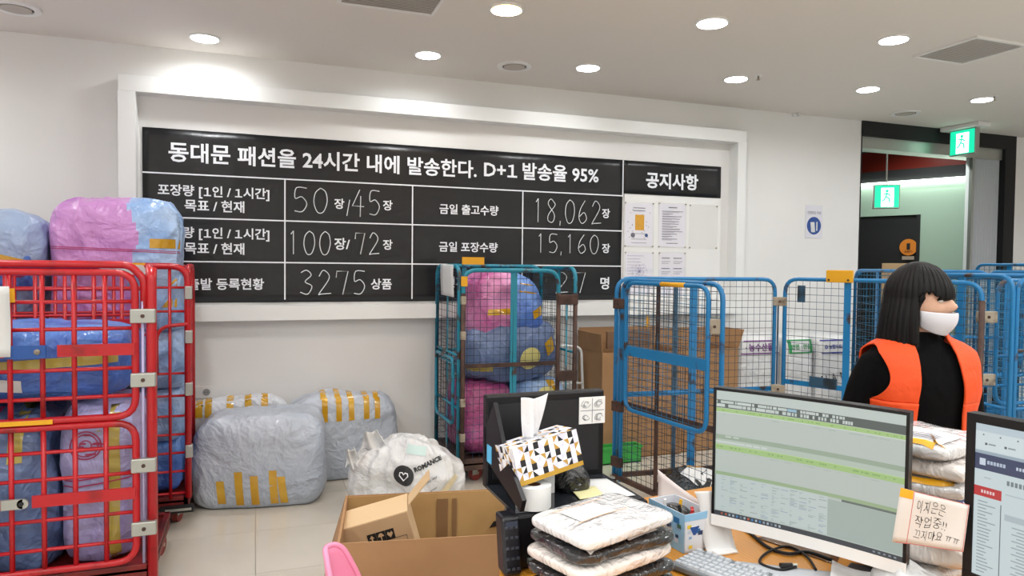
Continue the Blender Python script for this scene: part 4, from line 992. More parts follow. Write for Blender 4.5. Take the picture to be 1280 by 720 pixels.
TOR = [(.80, 0, .0, .150, .105), (.88, 0, 0, .165, .115), (1.0, 0, 0, .145, .10), (1.10, 0, -.004, .152, .108), (1.19, 0, -.006, .165, .118), (1.25, 0, 0, .172, .108), (1.29, 0, .004, .160, .092), (1.315, 0, .008, .125, .075), (1.335, 0, .012, .080, .062), (1.36, 0, .012, .060, .056)]
HZ = 1.475; HC = V((0, -.005, HZ))      # head centre
HY = math.radians(34)                    # head turned to the right of the chest
def body(mb, g, hands=True):
    """g = thickness added for clothing"""
    loft(mb, [(z, cx, cy, rx+g, ry+g) for z, cx, cy, rx, ry in TOR], 32, .9)
    for s in (-1, 1):
        arm = smoothpath([V((s*.135, .004, 1.262)), V((s*.172, .008, 1.20)), V((s*.198, .02, 1.10)), V((s*.222, .025, 1.0)), V((s*.225, -.03, .93)), V((s*.20, -.14, .90)), V((s*.175, -.20, .885))], 5)
        n = len(arm); mb.tube(arm, [(.047-.020*(i/(n-1)))+g*(1.0 if i < n-1 else .8) for i in range(n)], 16)
def legs(mb, g, z0=.05):
    for s in (-1, 1):
        pts = smoothpath([V((s*.078, 0, .84)), V((s*.085, -.005, .62)), V((s*.088, -.005, .44)), V((s*.090, .012, .24)), V((s*.092, .02, z0))], 5); n = len(pts)
        mb.tube(pts, [(.086*(1-i/(n-1))+.038*(i/(n-1)))+g for i in range(n)], 16)
mb = MB(); body(mb, 0); legs(mb, 0)
mb.tube([V((0, .012, 1.32)), V((0, .006, 1.37)), HC+V((0, .01, -.05))], [.056, .048, .05], 16)
Rh = Matrix.Rotation(HY, 3, 'Z')
def head_pt(u, v):
    th, ph = 2*PI*u, -PI/2+PI*v; d = V((math.cos(ph)*math.sin(th), -math.cos(ph)*math.cos(th), math.sin(ph)))   # u=0 faces -Y
    x, y, z = d.x*.073, d.y*.092, d.z*.112
    if z < 0: x *= 1-.30*(-d.z)**1.5; y = y*(1-.12*(-d.z)) - .012*(-d.z)
    f = max(0, -d.y)
    def gss(a, b, w, h): return math.exp(-((d.x-a)/w)**2-((d.z-b)/h)**2)*f
    y -= .027*gss(0, -.18, .15, .18) + .010*gss(0, -.02, .12, .22)      # nose and bridge
    y -= .007*gss(0, -.55, .30, .12) + .010*gss(0, -.85, .35, .18)      # lips, chin
    y += .010*(gss(.38, .06, .18, .13)+gss(-.38, .06, .18, .13)); y -= .005*gss(0, .28, .7, .12)
    return HC + Rh @ V((x, y, z))
mb.grid(head_pt, 48, 40, True)
for s in (-1, 1):   # hands with five fingers
    base = V((s*.172, -.212, .885)); fwd = V((-s*.10, -1, -.18)).normalized(); sd = V((1, -s*.1, 0)).normalized()*s; upv = fwd.cross(sd).normalized(); 
    mb.tube([base, base+fwd*.03, base+fwd*.06, base+fwd*.085], [.024, .030, .033, .026], 12)
    for i, (o_, l_) in enumerate(((-.027, .058), (-.009, .070), (.010, .066), (.027, .052))):
        b0 = base+fwd*.07+sd*o_; mb.tube([b0, b0+fwd*l_*.45, b0+fwd*l_*.8+V((0, 0, -.012)), b0+fwd*l_+V((0, 0, -.026))], [.0095, .009, .008, .006], 8)
    b0 = base+fwd*.015-sd*.022; mb.tube([b0, b0-sd*.025+fwd*.022, b0-sd*.032+fwd*.05+V((0, 0, -.008))], [.012, .010, .0075], 8)
bo = mb.build('body', M_skin, pr_, True)
md = bo.modifiers.new('remesh', 'REMESH'); md.mode = 'VOXEL'; md.voxel_size = .0055; md.use_smooth_shade = True
md = bo.modifiers.new('smooth', 'SMOOTH'); md.factor = .5; md.iterations = 3
for s in (-1, 1):   # ears, eyes
    e = HC + Rh @ V((s*.066, .008, -.012)); MB().tube([e+V((0, 0, -.028)), e+Rh @ V((s*.006, .006, -.005)), e+Rh @ V((s*.008, .008, .022)), e+Rh @ V((s*.002, -.006, .030))], [.006, .010, .011, .006], 8).build('ear', M_skin, bo, True)
    ec = HC + Rh @ V((s*.030, -.078, .008)); MB().grid(lambda u, v: ec+V((.012*math.sin(PI*v)*math.cos(2*PI*u), .012*math.sin(PI*v)*math.sin(2*PI*u), .012*math.cos(PI*v))), 16, 10, True).build('eye', mat('eye_white', '#d9d5d0', .3), bo, True)
    ic = HC + Rh @ V((s*.032, -.0895, .008)); MB().cyl(ic, .0058, .002, 14, Rh @ V((0, -1, 0))).build('iris', M_inkb, bo)
    MB().tube([HC + Rh @ V((s*(.016+.028*k/5), -.092+.012*(k/5)**2, .030+.004*math.sin(k*.6))) for k in range(6)], .0022, 5).build('eyebrow', M_hair, bo)
# black jumper and trousers
mb = MB(); body(mb, .009); mb.tube([V((0, .010, 1.32)), V((0, .006, 1.375))], [.070, .060], 20)
sw_ = mb.build('jumper', M_sweater, pr_, True)
md = sw_.modifiers.new('remesh', 'REMESH'); md.mode = 'VOXEL'; md.voxel_size = .009; md.use_smooth_shade = True
md = sw_.modifiers.new('smooth', 'SMOOTH'); md.factor = .6; md.iterations = 4
mb = MB(); legs(mb, .014, .07); loft(mb, [(.78, 0, 0, .155, .112), (.86, 0, 0, .180, .128), (.92, 0, 0, .172, .120)], 24)
tr_ = mb.build('trousers', mat('charcoal_trousers', '#1c1d22', .9), pr_, True)
md = tr_.modifiers.new('remesh', 'REMESH'); md.mode = 'VOXEL'; md.voxel_size = .011; md.use_smooth_shade = True
for s in (-1, 1):
    f = MB(); f.grid(lambda u, v: V((s*.094+.043*sgnpow(math.cos(2*PI*u), .8)*math.sin(PI*v)**.6, -.045+.125*sgnpow(math.sin(2*PI*u), .8)*math.sin(PI*v)**.6, .045-.043*math.cos(PI*v))), 24, 12, True)
    f.build('shoe', M_white, pr_, True)
# orange vest: shell following the torso, open at the front, with arm holes
Ps = []
S_ = [TOR[1]]+TOR[1:]+[TOR[-1]]
def tor(z):
    T = TOR
    for i in range(len(T)-1):
        if T[i][0] <= z <= T[i+1][0]:
            a, b = T[i], T[i+1]; t = (z-a[0])/(b[0]-a[0]); p = T[max(i-1, 0)]; q = T[min(i+2, len(T)-1)]
            return [.5*((2*a[k])+(b[k]-p[k])*t+(2*p[k]-5*a[k]+4*b[k]-q[k])*t*t+(3*a[k]-p[k]-3*b[k]+q[k])*t**3) for k in range(5)]
    return list(T[-1])
zc_, hz_, ha_ = 1.225, .088, .72
def vpt(z, f):      # f = angle from the front, positive to the wearer's left
    a = f - PI/2; _, cx, cy, rx, ry = tor(min(z, 1.352)); g = .024+.014*max(0, (1.1-z)/.26) + .003*math.sin(a*6+z*9)*max(0, min(1, (1.28-z)/.1))
    return V((cx+(rx+g)*sgnpow(math.cos(a), .9), cy+(ry+g)*sgnpow(math.sin(a), .9), z+.014*(z-.84)/.5))
def fopen(z):
    rx = tor(z)[3]; op = .074 - .016*max(0, (z-1.15)/.2) + .012*max(0, (1.1-z)/.3)
    return math.asin(min(.99, op/(rx+.024))**(1/.9))
def warm(z): q = ((z-zc_)/hz_)**2; return ha_*math.sqrt(max(0, 1-q))
mbv = MB(); zp, zt_v = zc_-hz_, 1.350
mbv.grid(lambda u, v: (lambda z: vpt(z, fopen(z)+(2*PI-2*fopen(z))*u))(.84+(zp-.84)*v), 120, 30)
for sg in (1, -1):
    mbv.grid(lambda u, v: (lambda z: vpt(z, sg*(fopen(z)+(max(PI/2-warm(z), fopen(z)+.12)-fopen(z))*u)))(zp+(zt_v-zp)*v), 24, 60)
    mbv.grid(lambda u, v: (lambda z: vpt(z, sg*(PI/2+warm(z)+(PI/2-warm(z))*u)))(zp+(zt_v-zp)*v), 30, 60)
vst = mbv.build('vest', M_vest, pr_, True)
solid(vst, .006, 1)
# hair: crown shell, long sides and back, short fringe
def hair_fn(layer):
    def fn(u, v):
        th = 2*PI*u; fr_ = abs((th+PI) % (2*PI)-PI)     # 0 = face direction
        rn = noise.noise(V((math.cos(th)*9, math.sin(th)*9, layer*5)))
        k = min(1, max(0, (fr_-.98)/.25)); k = k*k*(3-2*k)     # 0 fringe, 1 long
        Lg = .184 - .026*min(1, fr_/.8)**2*(1-k) + k*.146 + .012*rn + (.012 if layer else 0)*k - .01*layer*(1-k)
        s = v*Lg
        arc = .175
        if s < arc:
            a = s/arc*PI/2; rr = math.sin(a); hz = math.cos(a)
            z = .004+.118*hz
        else:
            rr = 1.0; z = .004-(s-arc)
        st_ = .0014*math.sin(th*37+layer*2)*min(1, v*3) + .002*math.sin(th*91)*v
        rx, ry = .084-.006*layer, .104-.006*layer
        if s >= arc:
            q = (s-arc)/.15; grow = .015*q*k + .005*q*q*k - .016*q*(1-k)
            rx += grow+.008*math.sin(q*PI)*k + st_; ry += grow*.9 + st_
        else: rx += st_; ry += st_
        x = math.sin(th)*rx*rr; y = -math.cos(th)*ry*rr+.006
        if k > .5 and fr_ < 1.5 and s > arc: x *= 1.0-.06*((s-arc)/.15)
        if k < .9 and s > arc: y += .010
        p = Rh @ V((x, y, z)); return HC + V((0, 0, .006)) + p
    return fn
for l in (0, 1):
    solid(MB().grid(hair_fn(l), 220, 50, True).build('hair', M_hair, pr_, True), .006, -1)
# face mask with ear loops
def mask_fn(u, v):
    a = (u-.5)*2*1.25; z = -.036-.076*v
    prow = math.cos(a)**.5 if math.cos(a) > 0 else 0
    rx = .076-.020*v**2; ry = .103+.006*math.sin(PI*min(1, v*1.1))-.024*v*v
    x = math.sin(a)*rx; y = -math.cos(a)*ry - .016*math.exp(-(a/.45)**2)*(1-v*.6)
    zz_ = z*(1-.30*abs(a/1.25)**2) - .004*abs(a)
    return HC + Rh @ V((x, y, zz_))
mk = solid(MB().grid(mask_fn, 36, 18).build('face_mask', mat('mask_white', '#d2d2d8', .8), pr_, True), .002, 0)
for s in (0, 1):
    sg = -1 if s == 0 else 1; e = HC + Rh @ V((sg*.083, .002, .002))
    for v in (.05, .95): MB().tube([mask_fn(s, v), (mask_fn(s, v)+e)*.5 + Rh @ V((sg*.004, 0, .0)), e], .0014, 6).build('ear_loop', M_white, mk, True)

# ================================================================== DESK
DZ = .75
dk = thing('desk', 'honey coloured wooden desk carrying printer, monitors and clothing packs', 'desk')
dpoly = [(.60, .35), (1.92, .35), (1.92, 2.26), (.80, 2.14), (.725, 2.06), (.60, 1.72)]; nd = len(dpoly)
bevel(MB().add([(x, y, DZ-.028) for x, y in dpoly]+[(x, y, DZ) for x, y in dpoly], [tuple(range(nd))[::-1], tuple(range(nd, 2*nd))]+[(i, (i+1) % nd, (i+1) % nd+nd, i+nd) for i in range(nd)]).build('desktop', M_wood, dk), .004)
for x, y in ((.66, .40), (1.84, .40), (1.84, 2.17), (.84, 2.04)): bevel(MB().box((x, y, 0), (x+.045, y+.045, DZ-.028)).build('leg', M_white, dk), .004)
MB().box((1.86, .46, .30), (1.875, 2.2, DZ-.028)).build('modesty_panel', M_wood, dk)

# printer with raised lid
pn = thing('printer', 'black multifunction printer with its lid raised on the corner of the desk', 'printer')
X0, X1, Y0, Y1, Z1 = .665, 1.075, 1.765, 2.10, .903
bp_ = [(X0-.035, Y0-.005), (X1, Y0), (X1, Y1), (.775, Y1), (.735, Y1-.04), (X0-.005, Y0+.08)]; nd = len(bp_)
bevel(MB().add([(x, y, DZ+.004) for x, y in bp_]+[(x, y, Z1) for x, y in bp_], [tuple(range(nd))[::-1], tuple(range(nd, 2*nd))]+[(i, (i+1) % nd, (i+1) % nd+nd, i+nd) for i in range(nd)]).build('body', M_black, pn), .008)
MB().box((X0+.0, Y0+.01, Z1-.006), (X1-.01, Y1-.07, Z1+.003)).build('scanner_bed', mat('dark_glass', '#22252a', .12), pn)
bevel(MB().box((X0, 2.035, Z1-.01), (X1-.008, 2.075, 1.180)).build('lid_panel', M_black, pn), .006)
MB().box((X0+.02, 2.030, Z1+.02), (X1-.03, 2.036, 1.155)).build('lid_inner_face', mat('lid_grey_black', '#14151a', .5), pn)
sw = [onx(px, py, X0) for px, py in ((617, 503), (606, 536), (606, 572), (650, 640), (653, 626), (629, 560))]
mb = MB(); n = len(sw); vs = [p for p in sw]+[p+V((.012, 0, 0)) for p in sw]
mb.add(vs, [tuple(range(n)), tuple(range(2*n-1, n-1, -1))]+[(i, i+n, (i+1) % n+n, (i+1) % n) for i in range(n)])
mb.build('lid_side_wing', M_black, pn)
q = onx(612, 567, X0); MB().box((X0-.002, q.y-.020, q.z-.028), (X0, q.y+.020, q.z+.024)).build('blue_sticker', mat('sky_sticker', '#5cb8e6', .5), pn)
# instruction sticker with four cells
a = ony(724, 497, 2.028); b = ony(757, 528, 2.028)
st_ = MB().box((a.x, 2.026, b.z), (b.x-.004, 2.029, a.z)).build('instruction_sticker', M_white, pn)
Wd, Hh = b.x-.004-a.x, a.z-b.z; mb = MB(); rn = random.Random(3)
mb.box((a.x+Wd/2-.001, 2.025, b.z+.004), (a.x+Wd/2+.001, 2.026, a.z-.004)); mb.box((a.x+.004, 2.025, b.z+Hh/2-.001), (b.x-.008, 2.026, b.z+Hh/2+.001))
for i in range(2):
    for j in range(2):
        cx, cz = a.x+Wd*(.25+.5*i), b.z+Hh*(.25+.5*j)
        for k in range(3):
            r0 = rn.uniform(.006, .016); pp = [V((cx+rn.uniform(-.004, .004)+r0*math.cos(t_*.7+k), 2.0245, cz+r0*.8*math.sin(t_*.7+k))) for t_ in range(7)]
            mb.tube(pp, .0009, 4)
mb.build('printed_diagrams', mat('grey_line', '#8d9196', .7), st_)
# front control panel
cp = thing  # keep name free
pnl = MB(); A_ = ony(628, 646, Y0-.02); 
f_ = MB().hexa((X0-.045, Y0-.035, DZ+.004), (.05, 0, 0), (0, .06, 0), (.0, .03, .150)).build('control_panel', mat('dark_panel', '#1b1b20', .3), pn); bevel(f_, .008)
for i in range(3):
    for j in range(5):
        MB().hexa((X0-.038+i*.014, Y0-.037+.03*(j*.028/.15), DZ+.02+j*.026), (.008, 0, 0), (0, .004, 0), (0, .001, .006)).build('button', mat('button_grey', '#3c3f49', .4), f_)
MB().box((X0-.036, Y0-.012, DZ+.128), (X0-.002, Y0-.008, DZ+.142)).build('display', mat('display_glass', '#3a4150', .2), f_)
MB().box((X0+.03, Y0-.03, DZ+.02), (X1-.03, Y0+.01, DZ+.035)).build('output_tray', M_galv, pn)
MB().box((X0+.02, Y0-.004, DZ+.03), (X1-.02, Y0+.001, DZ+.085)).build('output_slot', M_blackm, pn)

# things on the printer bed
ZB = Z1+.004
rl = thing('label_roll', 'white paper label roll standing on the printer bed below the tissue box', 'roll', (.733, 1.815, ZB))
MB().ring((0, 0, 0), .021, .050, .062, 40).build('paper_roll', M_white, rl, True).data.polygons.foreach_set('use_smooth', [False]*160)
MB().ring((0, 0, .001), .018, .021, .059, 24).build('cardboard_core', mat('brown_core', '#7c5238', .7), rl)
o = tag(bag_obj('black_pouch', .10, .12, .15, M_bgdark, 91, .7, .6, 40, 28, loc=(.905, 1.93, ZB)), 'crumpled black pouch on the printer bed propping up the tissue box', 'bag')
tag(MB().box((.800, 1.90, ZB), (.835, 1.96, ZB+.07)).build('white_block', M_white, None), 'small white box between the label roll and the black pouch on the printer', 'box')
def sheet(name, pts, label, m, cat='paper', thick=.0012, curl=0.0, n=8, **kw):
    a, b, c, d = [V(p) for p in pts]
    def fn(u, v):
        p = a*(1-u)*(1-v)+b*u*(1-v)+c*u*v+d*(1-u)*v; nn = (b-a).cross(d-a).normalized()
        return p + nn*curl*(math.sin(PI*u)+.4*math.sin(PI*2*v))
    o = solid(MB().grid(fn, n, n).build(name, m, None, True), thick, 0); return tag(o, label, cat, **kw)
sheet('printed_sheet', [(.935, 1.80, ZB+.002), (1.05, 1.80, ZB+.002), (1.045, 1.97, ZB+.002), (.945, 1.99, ZB+.002)], 'white printed sheet lying on the right of the printer bed', M_paper)
sheet('yellow_slip', [(.875, 1.81, ZB+.005), (.955, 1.815, ZB+.006), (.97, 1.90, ZB+.006), (.89, 1.92, ZB+.006)], 'pale yellow slip overlapping the printed sheet on the printer bed', mat('pale_yellow', '#dfd9a4', .6))

# tissue box: pattern of black, gold and white facets on white
TLp, TRp = atd(640, 562, 1.93), atd(720, 536, 2.02)
exx = (TRp-TLp); Lx = exx.length; exx.normalize()
bkv = atd(617, 554, 2.06)-TLp; bkv = (bkv - exx*bkv.dot(exx)); Ld = .115; bkv.normalize(); dnv = exx.cross(bkv); dnv = dnv if dnv.z < 0 else -dnv
Lh = .105
tb = thing('tissue_box', 'tissue box with black, white and gold triangle pattern tilted on the printer', 'tissue box', TLp)
bevel(MB().hexa((0,0,0), exx*Lx, bkv*Ld, dnv*Lh).build('box_body', M_paper, tb), .002)
PALW = [srgb(c) for c in ('#f2f2f4', '#f2f2f4', '#dcdcea', '#cfcfdf', '#e6e6ee')]; PK, PG = srgb('#101014'), srgb('#b98f3c')
def colored(mb, cols, name, m, parent):
    o = mb.build(name, m, parent); me = o.data; ca_ = me.color_attributes.new('Col', 'FLOAT_COLOR', 'CORNER'); i = 0
    for p, c in zip(me.polygons, cols):
        for _ in p.vertices: ca_.data[i].color = c; i += 1
    return o
def pattern(org, u, v, nu, nv, nrm, seed):
    mb = MB(); cols = []; rn = random.Random(seed)
    for i in range(nu):
        for j in range(nv):
            a = org+u*(i/nu)+v*(j/nv)+nrm*.001; du, dv = u/nu, v/nv; s = (i+j) % 2
            c = [a, a+du, a+du+dv, a+dv]
            tr = [(0, 1, 2), (0, 2, 3)] if s else [(0, 1, 3), (1, 2, 3)]
            k = (i*2+j*3) % 7
            for q, t_ in enumerate(tr):
                mb.add([c[w_] for w_ in t_], [(0, 1, 2)])
                cols.append(PK if (k in (1,) or (k == 4 and q)) else PG if (k == 2 and q == 0) or (k == 5 and q) else PALW[rn.randrange(5)])
    return colored(mb, cols, 'printed_pattern', M_vc, tb)
pattern(V((0,0,0)), exx*Lx, dnv*Lh*.88, 13, 5, -bkv, 1)
pattern(V((0,0,0)), bkv*Ld, exx*Lx, 5, 13, -dnv, 2)
pattern(V((0,0,0))+exx*0, bkv*Ld, dnv*Lh*.88, 7, 5, -exx, 3)
MB().hexa(dnv*Lh*.88-bkv*.0012, exx*Lx, bkv*.001, dnv*Lh*.12).build('gold_band', mat('gold_band', '#c49a3a', .35, .3), tb)
MB().add([exx*(Lx*.5+.045*math.cos(a*PI/10))+bkv*(Ld*.5+.02*math.sin(a*PI/10))-dnv*.002 for a in range(20)], [tuple(range(20))]).build('slot', mat('slot_film', '#c9c9cc', .3), tb)
def tis(u, v):
    c = exx*(Lx*.42)+bkv*(Ld*.5)
    wv = .024+.016*v; x = (u-.5)*2*wv
    return c + exx*(x+.012*v) + bkv*(.012*math.sin(u*9+v*2)*(1-.2*v)) + V((0, 0, .115*v*(1+.06*math.cos(u*5)) + .002))
solid(MB().grid(tis, 18, 16).build('tissue', mat('tissue_white', '#dedee0', .8, sub=0, bump=.3, bscale=30), tb, True), .001, 0)

# stack of clothes in clear packs
def pack(w, d, h, m, seed, c, rz, label, tilt=(0, 0), cat='clothes pack', lab=None):
    o = bag_obj('clothes_pack', w, d, h, m, seed, .55, .2, 110, 36, amp=.006, fold=.007, sag=.0, loc=c, rz=rz, tilt=tilt)
    tag(o, label, cat, 'clothes in clear packs on the desk')
    return o
SH = dict(bump=.55, bscale=14, bdist=.016, coat=1.0, ridged=True)
M_pw = mat('white_garment_in_film', '#dfdfdf', .22, col2='#d3d1d1', nscale=5, **SH)
M_pk = mat('black_garment_in_film', '#1b1c22', .28, col2='#101014', nscale=5, **SH)
M_pb = mat('charcoal_garment_in_film', '#2c2728', .28, col2='#18161a', nscale=5, **SH)
M_pp = mat('cream_garment_in_film', '#e6dfd8', .25, col2='#dbd1ca', nscale=5, **SH)
SC = onz(743, 655, .93); yw = math.radians(-62)
SX, SY = SC.x, SC.y
pk = [(M_pb, DZ+.000, .050, .33, .25, .04, 'bottom black clothes pack, flush on the desk', (-.005, -.01)),
      (M_pk, DZ+.046, .042, .32, .24, -.03, 'dark clothes pack second from the bottom of the stack', (.00, .01)),
      (M_pp, DZ+.085, .040, .31, .25, .03, 'cream clothes pack in the middle of the stack', (.0, .0)),
      (M_pk, DZ+.121, .042, .32, .24, -.05, 'black clothes pack with a white label, just under the white one', (.012, .005)),
      (M_pw, DZ+.160, .042, .33, .25, .04, 'white clothes pack with a paper slip on top of the stack', (.0, .0))]
M_pk2 = M_pk
for k, (m, z, h, w_, d_, rz_, lb, tl) in enumerate(pk):
    o = pack(w_+.01, d_-.02, h*1.0, m, 101+k*3, (.842 - .010*(k < 3), 1.60+.008*(k == 4) - .012*(k < 2), z), math.radians(16)+rz_, lb, tl)
    if k == 3: drape(o, 'white_label', (-.13, -.105, 1), (.055, .01, 0), (-.01, .045, 0), (0, 0, -1), M_paper, 4, 3, .004); drape(o, 'paper_slip', (.0, -.095, 1), (.11, .012, 0), (-.01, .05, 0), (0, 0, -1), mat('pinkish_slip', '#e9dcd6', .6), 5, 4, .003)
    if k == 4:
        drape(o, 'paper_slip', (-.10, -.03, 1), (.12, .0, 0), (0, .085, 0), (0, 0, -1), M_paper, 6, 5, .003)
        for q in (-.035, .06): drape(o, 'orange_line', (-.12, q, 1), (.18, 0, 0), (0, .0035, 0), (0, 0, -1), mat('faint_orange', '#d9a884', .6), 10, 1, .005)
    if k == 1: drape(o, 'white_label', (-.15, -.10, 1), (.05, .0, 0), (0, .03, 0), (0, 0, -1), M_paper, 3, 3, .004)

# blue and white printed box
B0, B1, B2 = onz(855, 692, DZ+.001), onz(891, 684, DZ+.001), onz(803, 664, DZ+.001)
ex = (B1-B0); ex.z = 0; wx = .100; ex.normalize(); ey = V((-ex.y, ex.x, 0)); wy = .165
tb2 = thing('printed_box', 'small open blue and white printed box full of pens and oddments beside the clothes', 'box', (B0.x, B0.y, DZ+.001))
M_bxw = mat('box_white', '#dcdfe6', .5); M_bxb = mat('box_light_blue', '#8fbfe0', .5); bh = .112
for p, d, n in ((V((0,0,0)), ex*wx, ey), (ey*(wy-.003), ex*wx, ey), (V((0,0,0)), ey*wy, ex), (ex*(wx-.003), ey*wy, ex)):
    f = MB().hexa(p, d, n*.003, (0, 0, bh)).build('side_panel', M_bxw, tb2)
MB().hexa((0,0,.001), ex*wx, ey*wy, (0,0,.003)).build('bottom_panel', M_bxw, tb2)
for p, d, n in ((V((0,0,bh-.02)), ex*wx, -ey), (V((0,0,bh-.02)), ey*wy, -ex)): MB().hexa(p+n*.0015-d*.002, d*1.004, -n*.001, (0, 0, .021)).build('blue_rim', M_bxb, tb2)
MB().hexa(-ex*.0015+V((0, 0, 0)), ey*wy*.35, ex*.001, (0, 0, bh-.02)).build('blue_edge_panel', M_bxb, tb2)
rn = random.Random(12); mb = MB(); cols = []
pal = [srgb(c) for c in ('#2c6fa8', '#e2c33e', '#ffffff', '#2a3b62', '#88a9cf', '#5b8a4d', '#c7cdd8')]
for i in range(9):
    u, z = rn.uniform(.05, .8), rn.uniform(.01, .075); s = rn.uniform(.006, .016)
    mb.add([ex*wx*u-ey*.0015+V((0,0,z)), ex*(wx*u+s*1.4)-ey*.0015+V((0,0,z)), ex*(wx*u+s*1.4)-ey*.0015+V((0,0,z+s)), ex*wx*u-ey*.0015+V((0,0,z+s))], [(0,1,2,3)]); cols.append(pal[i % 7])
for i in range(14):
    u, z = rn.uniform(.05, .85), rn.uniform(.005, .08); s = rn.uniform(.008, .018)
    mb.add([ey*wy*u-ex*.0028+V((0,0,z)), ey*(wy*u+s*1.4)-ex*.0028+V((0,0,z)), ey*(wy*u+s*1.4)-ex*.0028+V((0,0,z+s)), ey*wy*u-ex*.0028+V((0,0,z+s))], [(0,3,2,1)]); cols.append(pal[(i*3) % 7])
colored(mb, cols, 'printed_pictures', M_vc, tb2)
shd = MB()
for i in range(7):
    shd.hexa(ex*(wx*.20+.002*i)-ey*.0018+V((0, 0, .070-.0035*i)), ex*(.034-.004*i), ey*.0006, (0, 0, .0036))
shd.build('shield_emblem', M_bluel, tb2)
for k in range(6):
    a = B0*0+ex*wx*rn.uniform(.15, .8)+ey*wy*rn.uniform(.2, .8)+V((0, 0, .02)); 
    d = V((rn.uniform(-.02, .02), rn.uniform(-.02, .02), rn.uniform(.085, .11)))
    o = MB().tube([a, a+d], .005, 8).build('pen', mat(('pen_red', 'pen_black', 'pen_yellow', 'pen_white')[k % 4], ('#c43535', '#151515', '#dba81e', '#dedede')[k % 4], .4), None)
    o.location = (B0.x, B0.y, DZ); tag(o, ('red pen','black pen','yellow pen','white stick','second red pen','second black pen')[k]+' poking out of the blue printed box', 'pen', 'oddments in the printed box')
o = bag_obj('dark_pouch', .075, .12, .09, M_bgdark, 120, .7, .7, 30, 20, loc=B0+ex*wx*.5+ey*wy*.5+V((0, 0, .008)), rz=math.atan2(ex.y, ex.x)); tag(o, 'dark pouch stuffed inside the blue printed box', 'pouch')
# white standing sheet holder behind the box
hs = thing('paper_holder', 'white folded paper stand between the printed box and the white-chinned monitor', 'holder', onz(905, 692, DZ))
pa = [V((.02, -.02, .002)), V((-.03, .03, .004)), V((-.012, .055, .10)), V((.0, .06, .17))]
def hol(u, v):
    k = smoothpath([(0, .0, .0), (.004, .02, .012), (-.004, .035, .06), (-.012, .04, .13), (-.03, .05, .17)], 4); i = min(int(v*(len(k)-1)), len(k)-1); p = k[i]
    return V((p.x*.6 + (u-.5)*.02, p.y, p.z)) + V((.07*(u-.5), -.02*(u-.5), 0))
solid(MB().grid(hol, 4, 16).build('curved_sheet', M_paper, hs, True), .002)
bevel(MB().box((-.03, -.012, 0), (.04, .02, .008)).build('foot', M_white, hs), .003)
q = onz(880, 672, DZ)
sheet('white_sheet', [(1.21, 1.93, DZ+.003), (1.30, 1.82, DZ+.003), (1.305, 1.83, DZ+.10), (1.225, 1.96, DZ+.175)], 'pinkish white sheet of paper leaning behind the blue printed box', mat('pink_white_paper', '#e3d8d4', .7), curl=.012)

# keyboard
k0, k1 = onz(873, 685, DZ+.02), onz(958, 713.5, DZ+.02); kx = (k1-k0); kx.z = 0; kx.normalize(); ky = V((kx.y, -kx.x, 0))
if ky.dot(V((-1, 0, 0))) < 0: ky = -ky     # towards the user
kb = thing('keyboard', 'light grey desktop keyboard on the desk before the left monitor', 'keyboard', (k0.x, k0.y, DZ))
bevel(MB().hexa((0,0,.004), kx*.44, ky*.15, (0,0,.016)).build('case', mat('keyboard_case', '#6d7378', .5), kb), .004)
M_key = mat('key_grey', '#b9bec4', .5); kmesh = None
for r_ in range(6):
    c_ = 0
    x = .008
    while x < .42:
        w_ = .0172 if not (r_ == 5 and .09 < x < .2) else .10
        if r_ == 0 and int(x/.0191) % 5 == 1: x += .0191*.6; 
        if w_ > .05 or kmesh is None or True:
            key = None
        if w_ < .05 and kmesh is not None: key = bpy.data.objects.new('key', kmesh); link(key, kb)
        else:
            key = MB().add([(0,0,0),(w_,0,0),(w_,.0165,0),(0,.0165,0),(.0018,.0015,.007),(w_-.0018,.0015,.007),(w_-.0018,.0145,.007),(.0018,.0145,.007)], [(4,5,6,7),(0,1,5,4),(1,2,6,5),(2,3,7,6),(3,0,4,7)]).build('key', M_key, kb)
            if w_ < .05: kmesh = key.data
        p = kx*x + ky*(.012+r_*.0215+(.004 if r_ else 0))
        key.matrix_local = Matrix(((kx.x, ky.x, 0, p.x), (kx.y, ky.y, 0, p.y), (0, 0, 1 if kx.cross(ky).z > 0 else 1, .0195), (0, 0, 0, 1)))
        x += w_+.0019
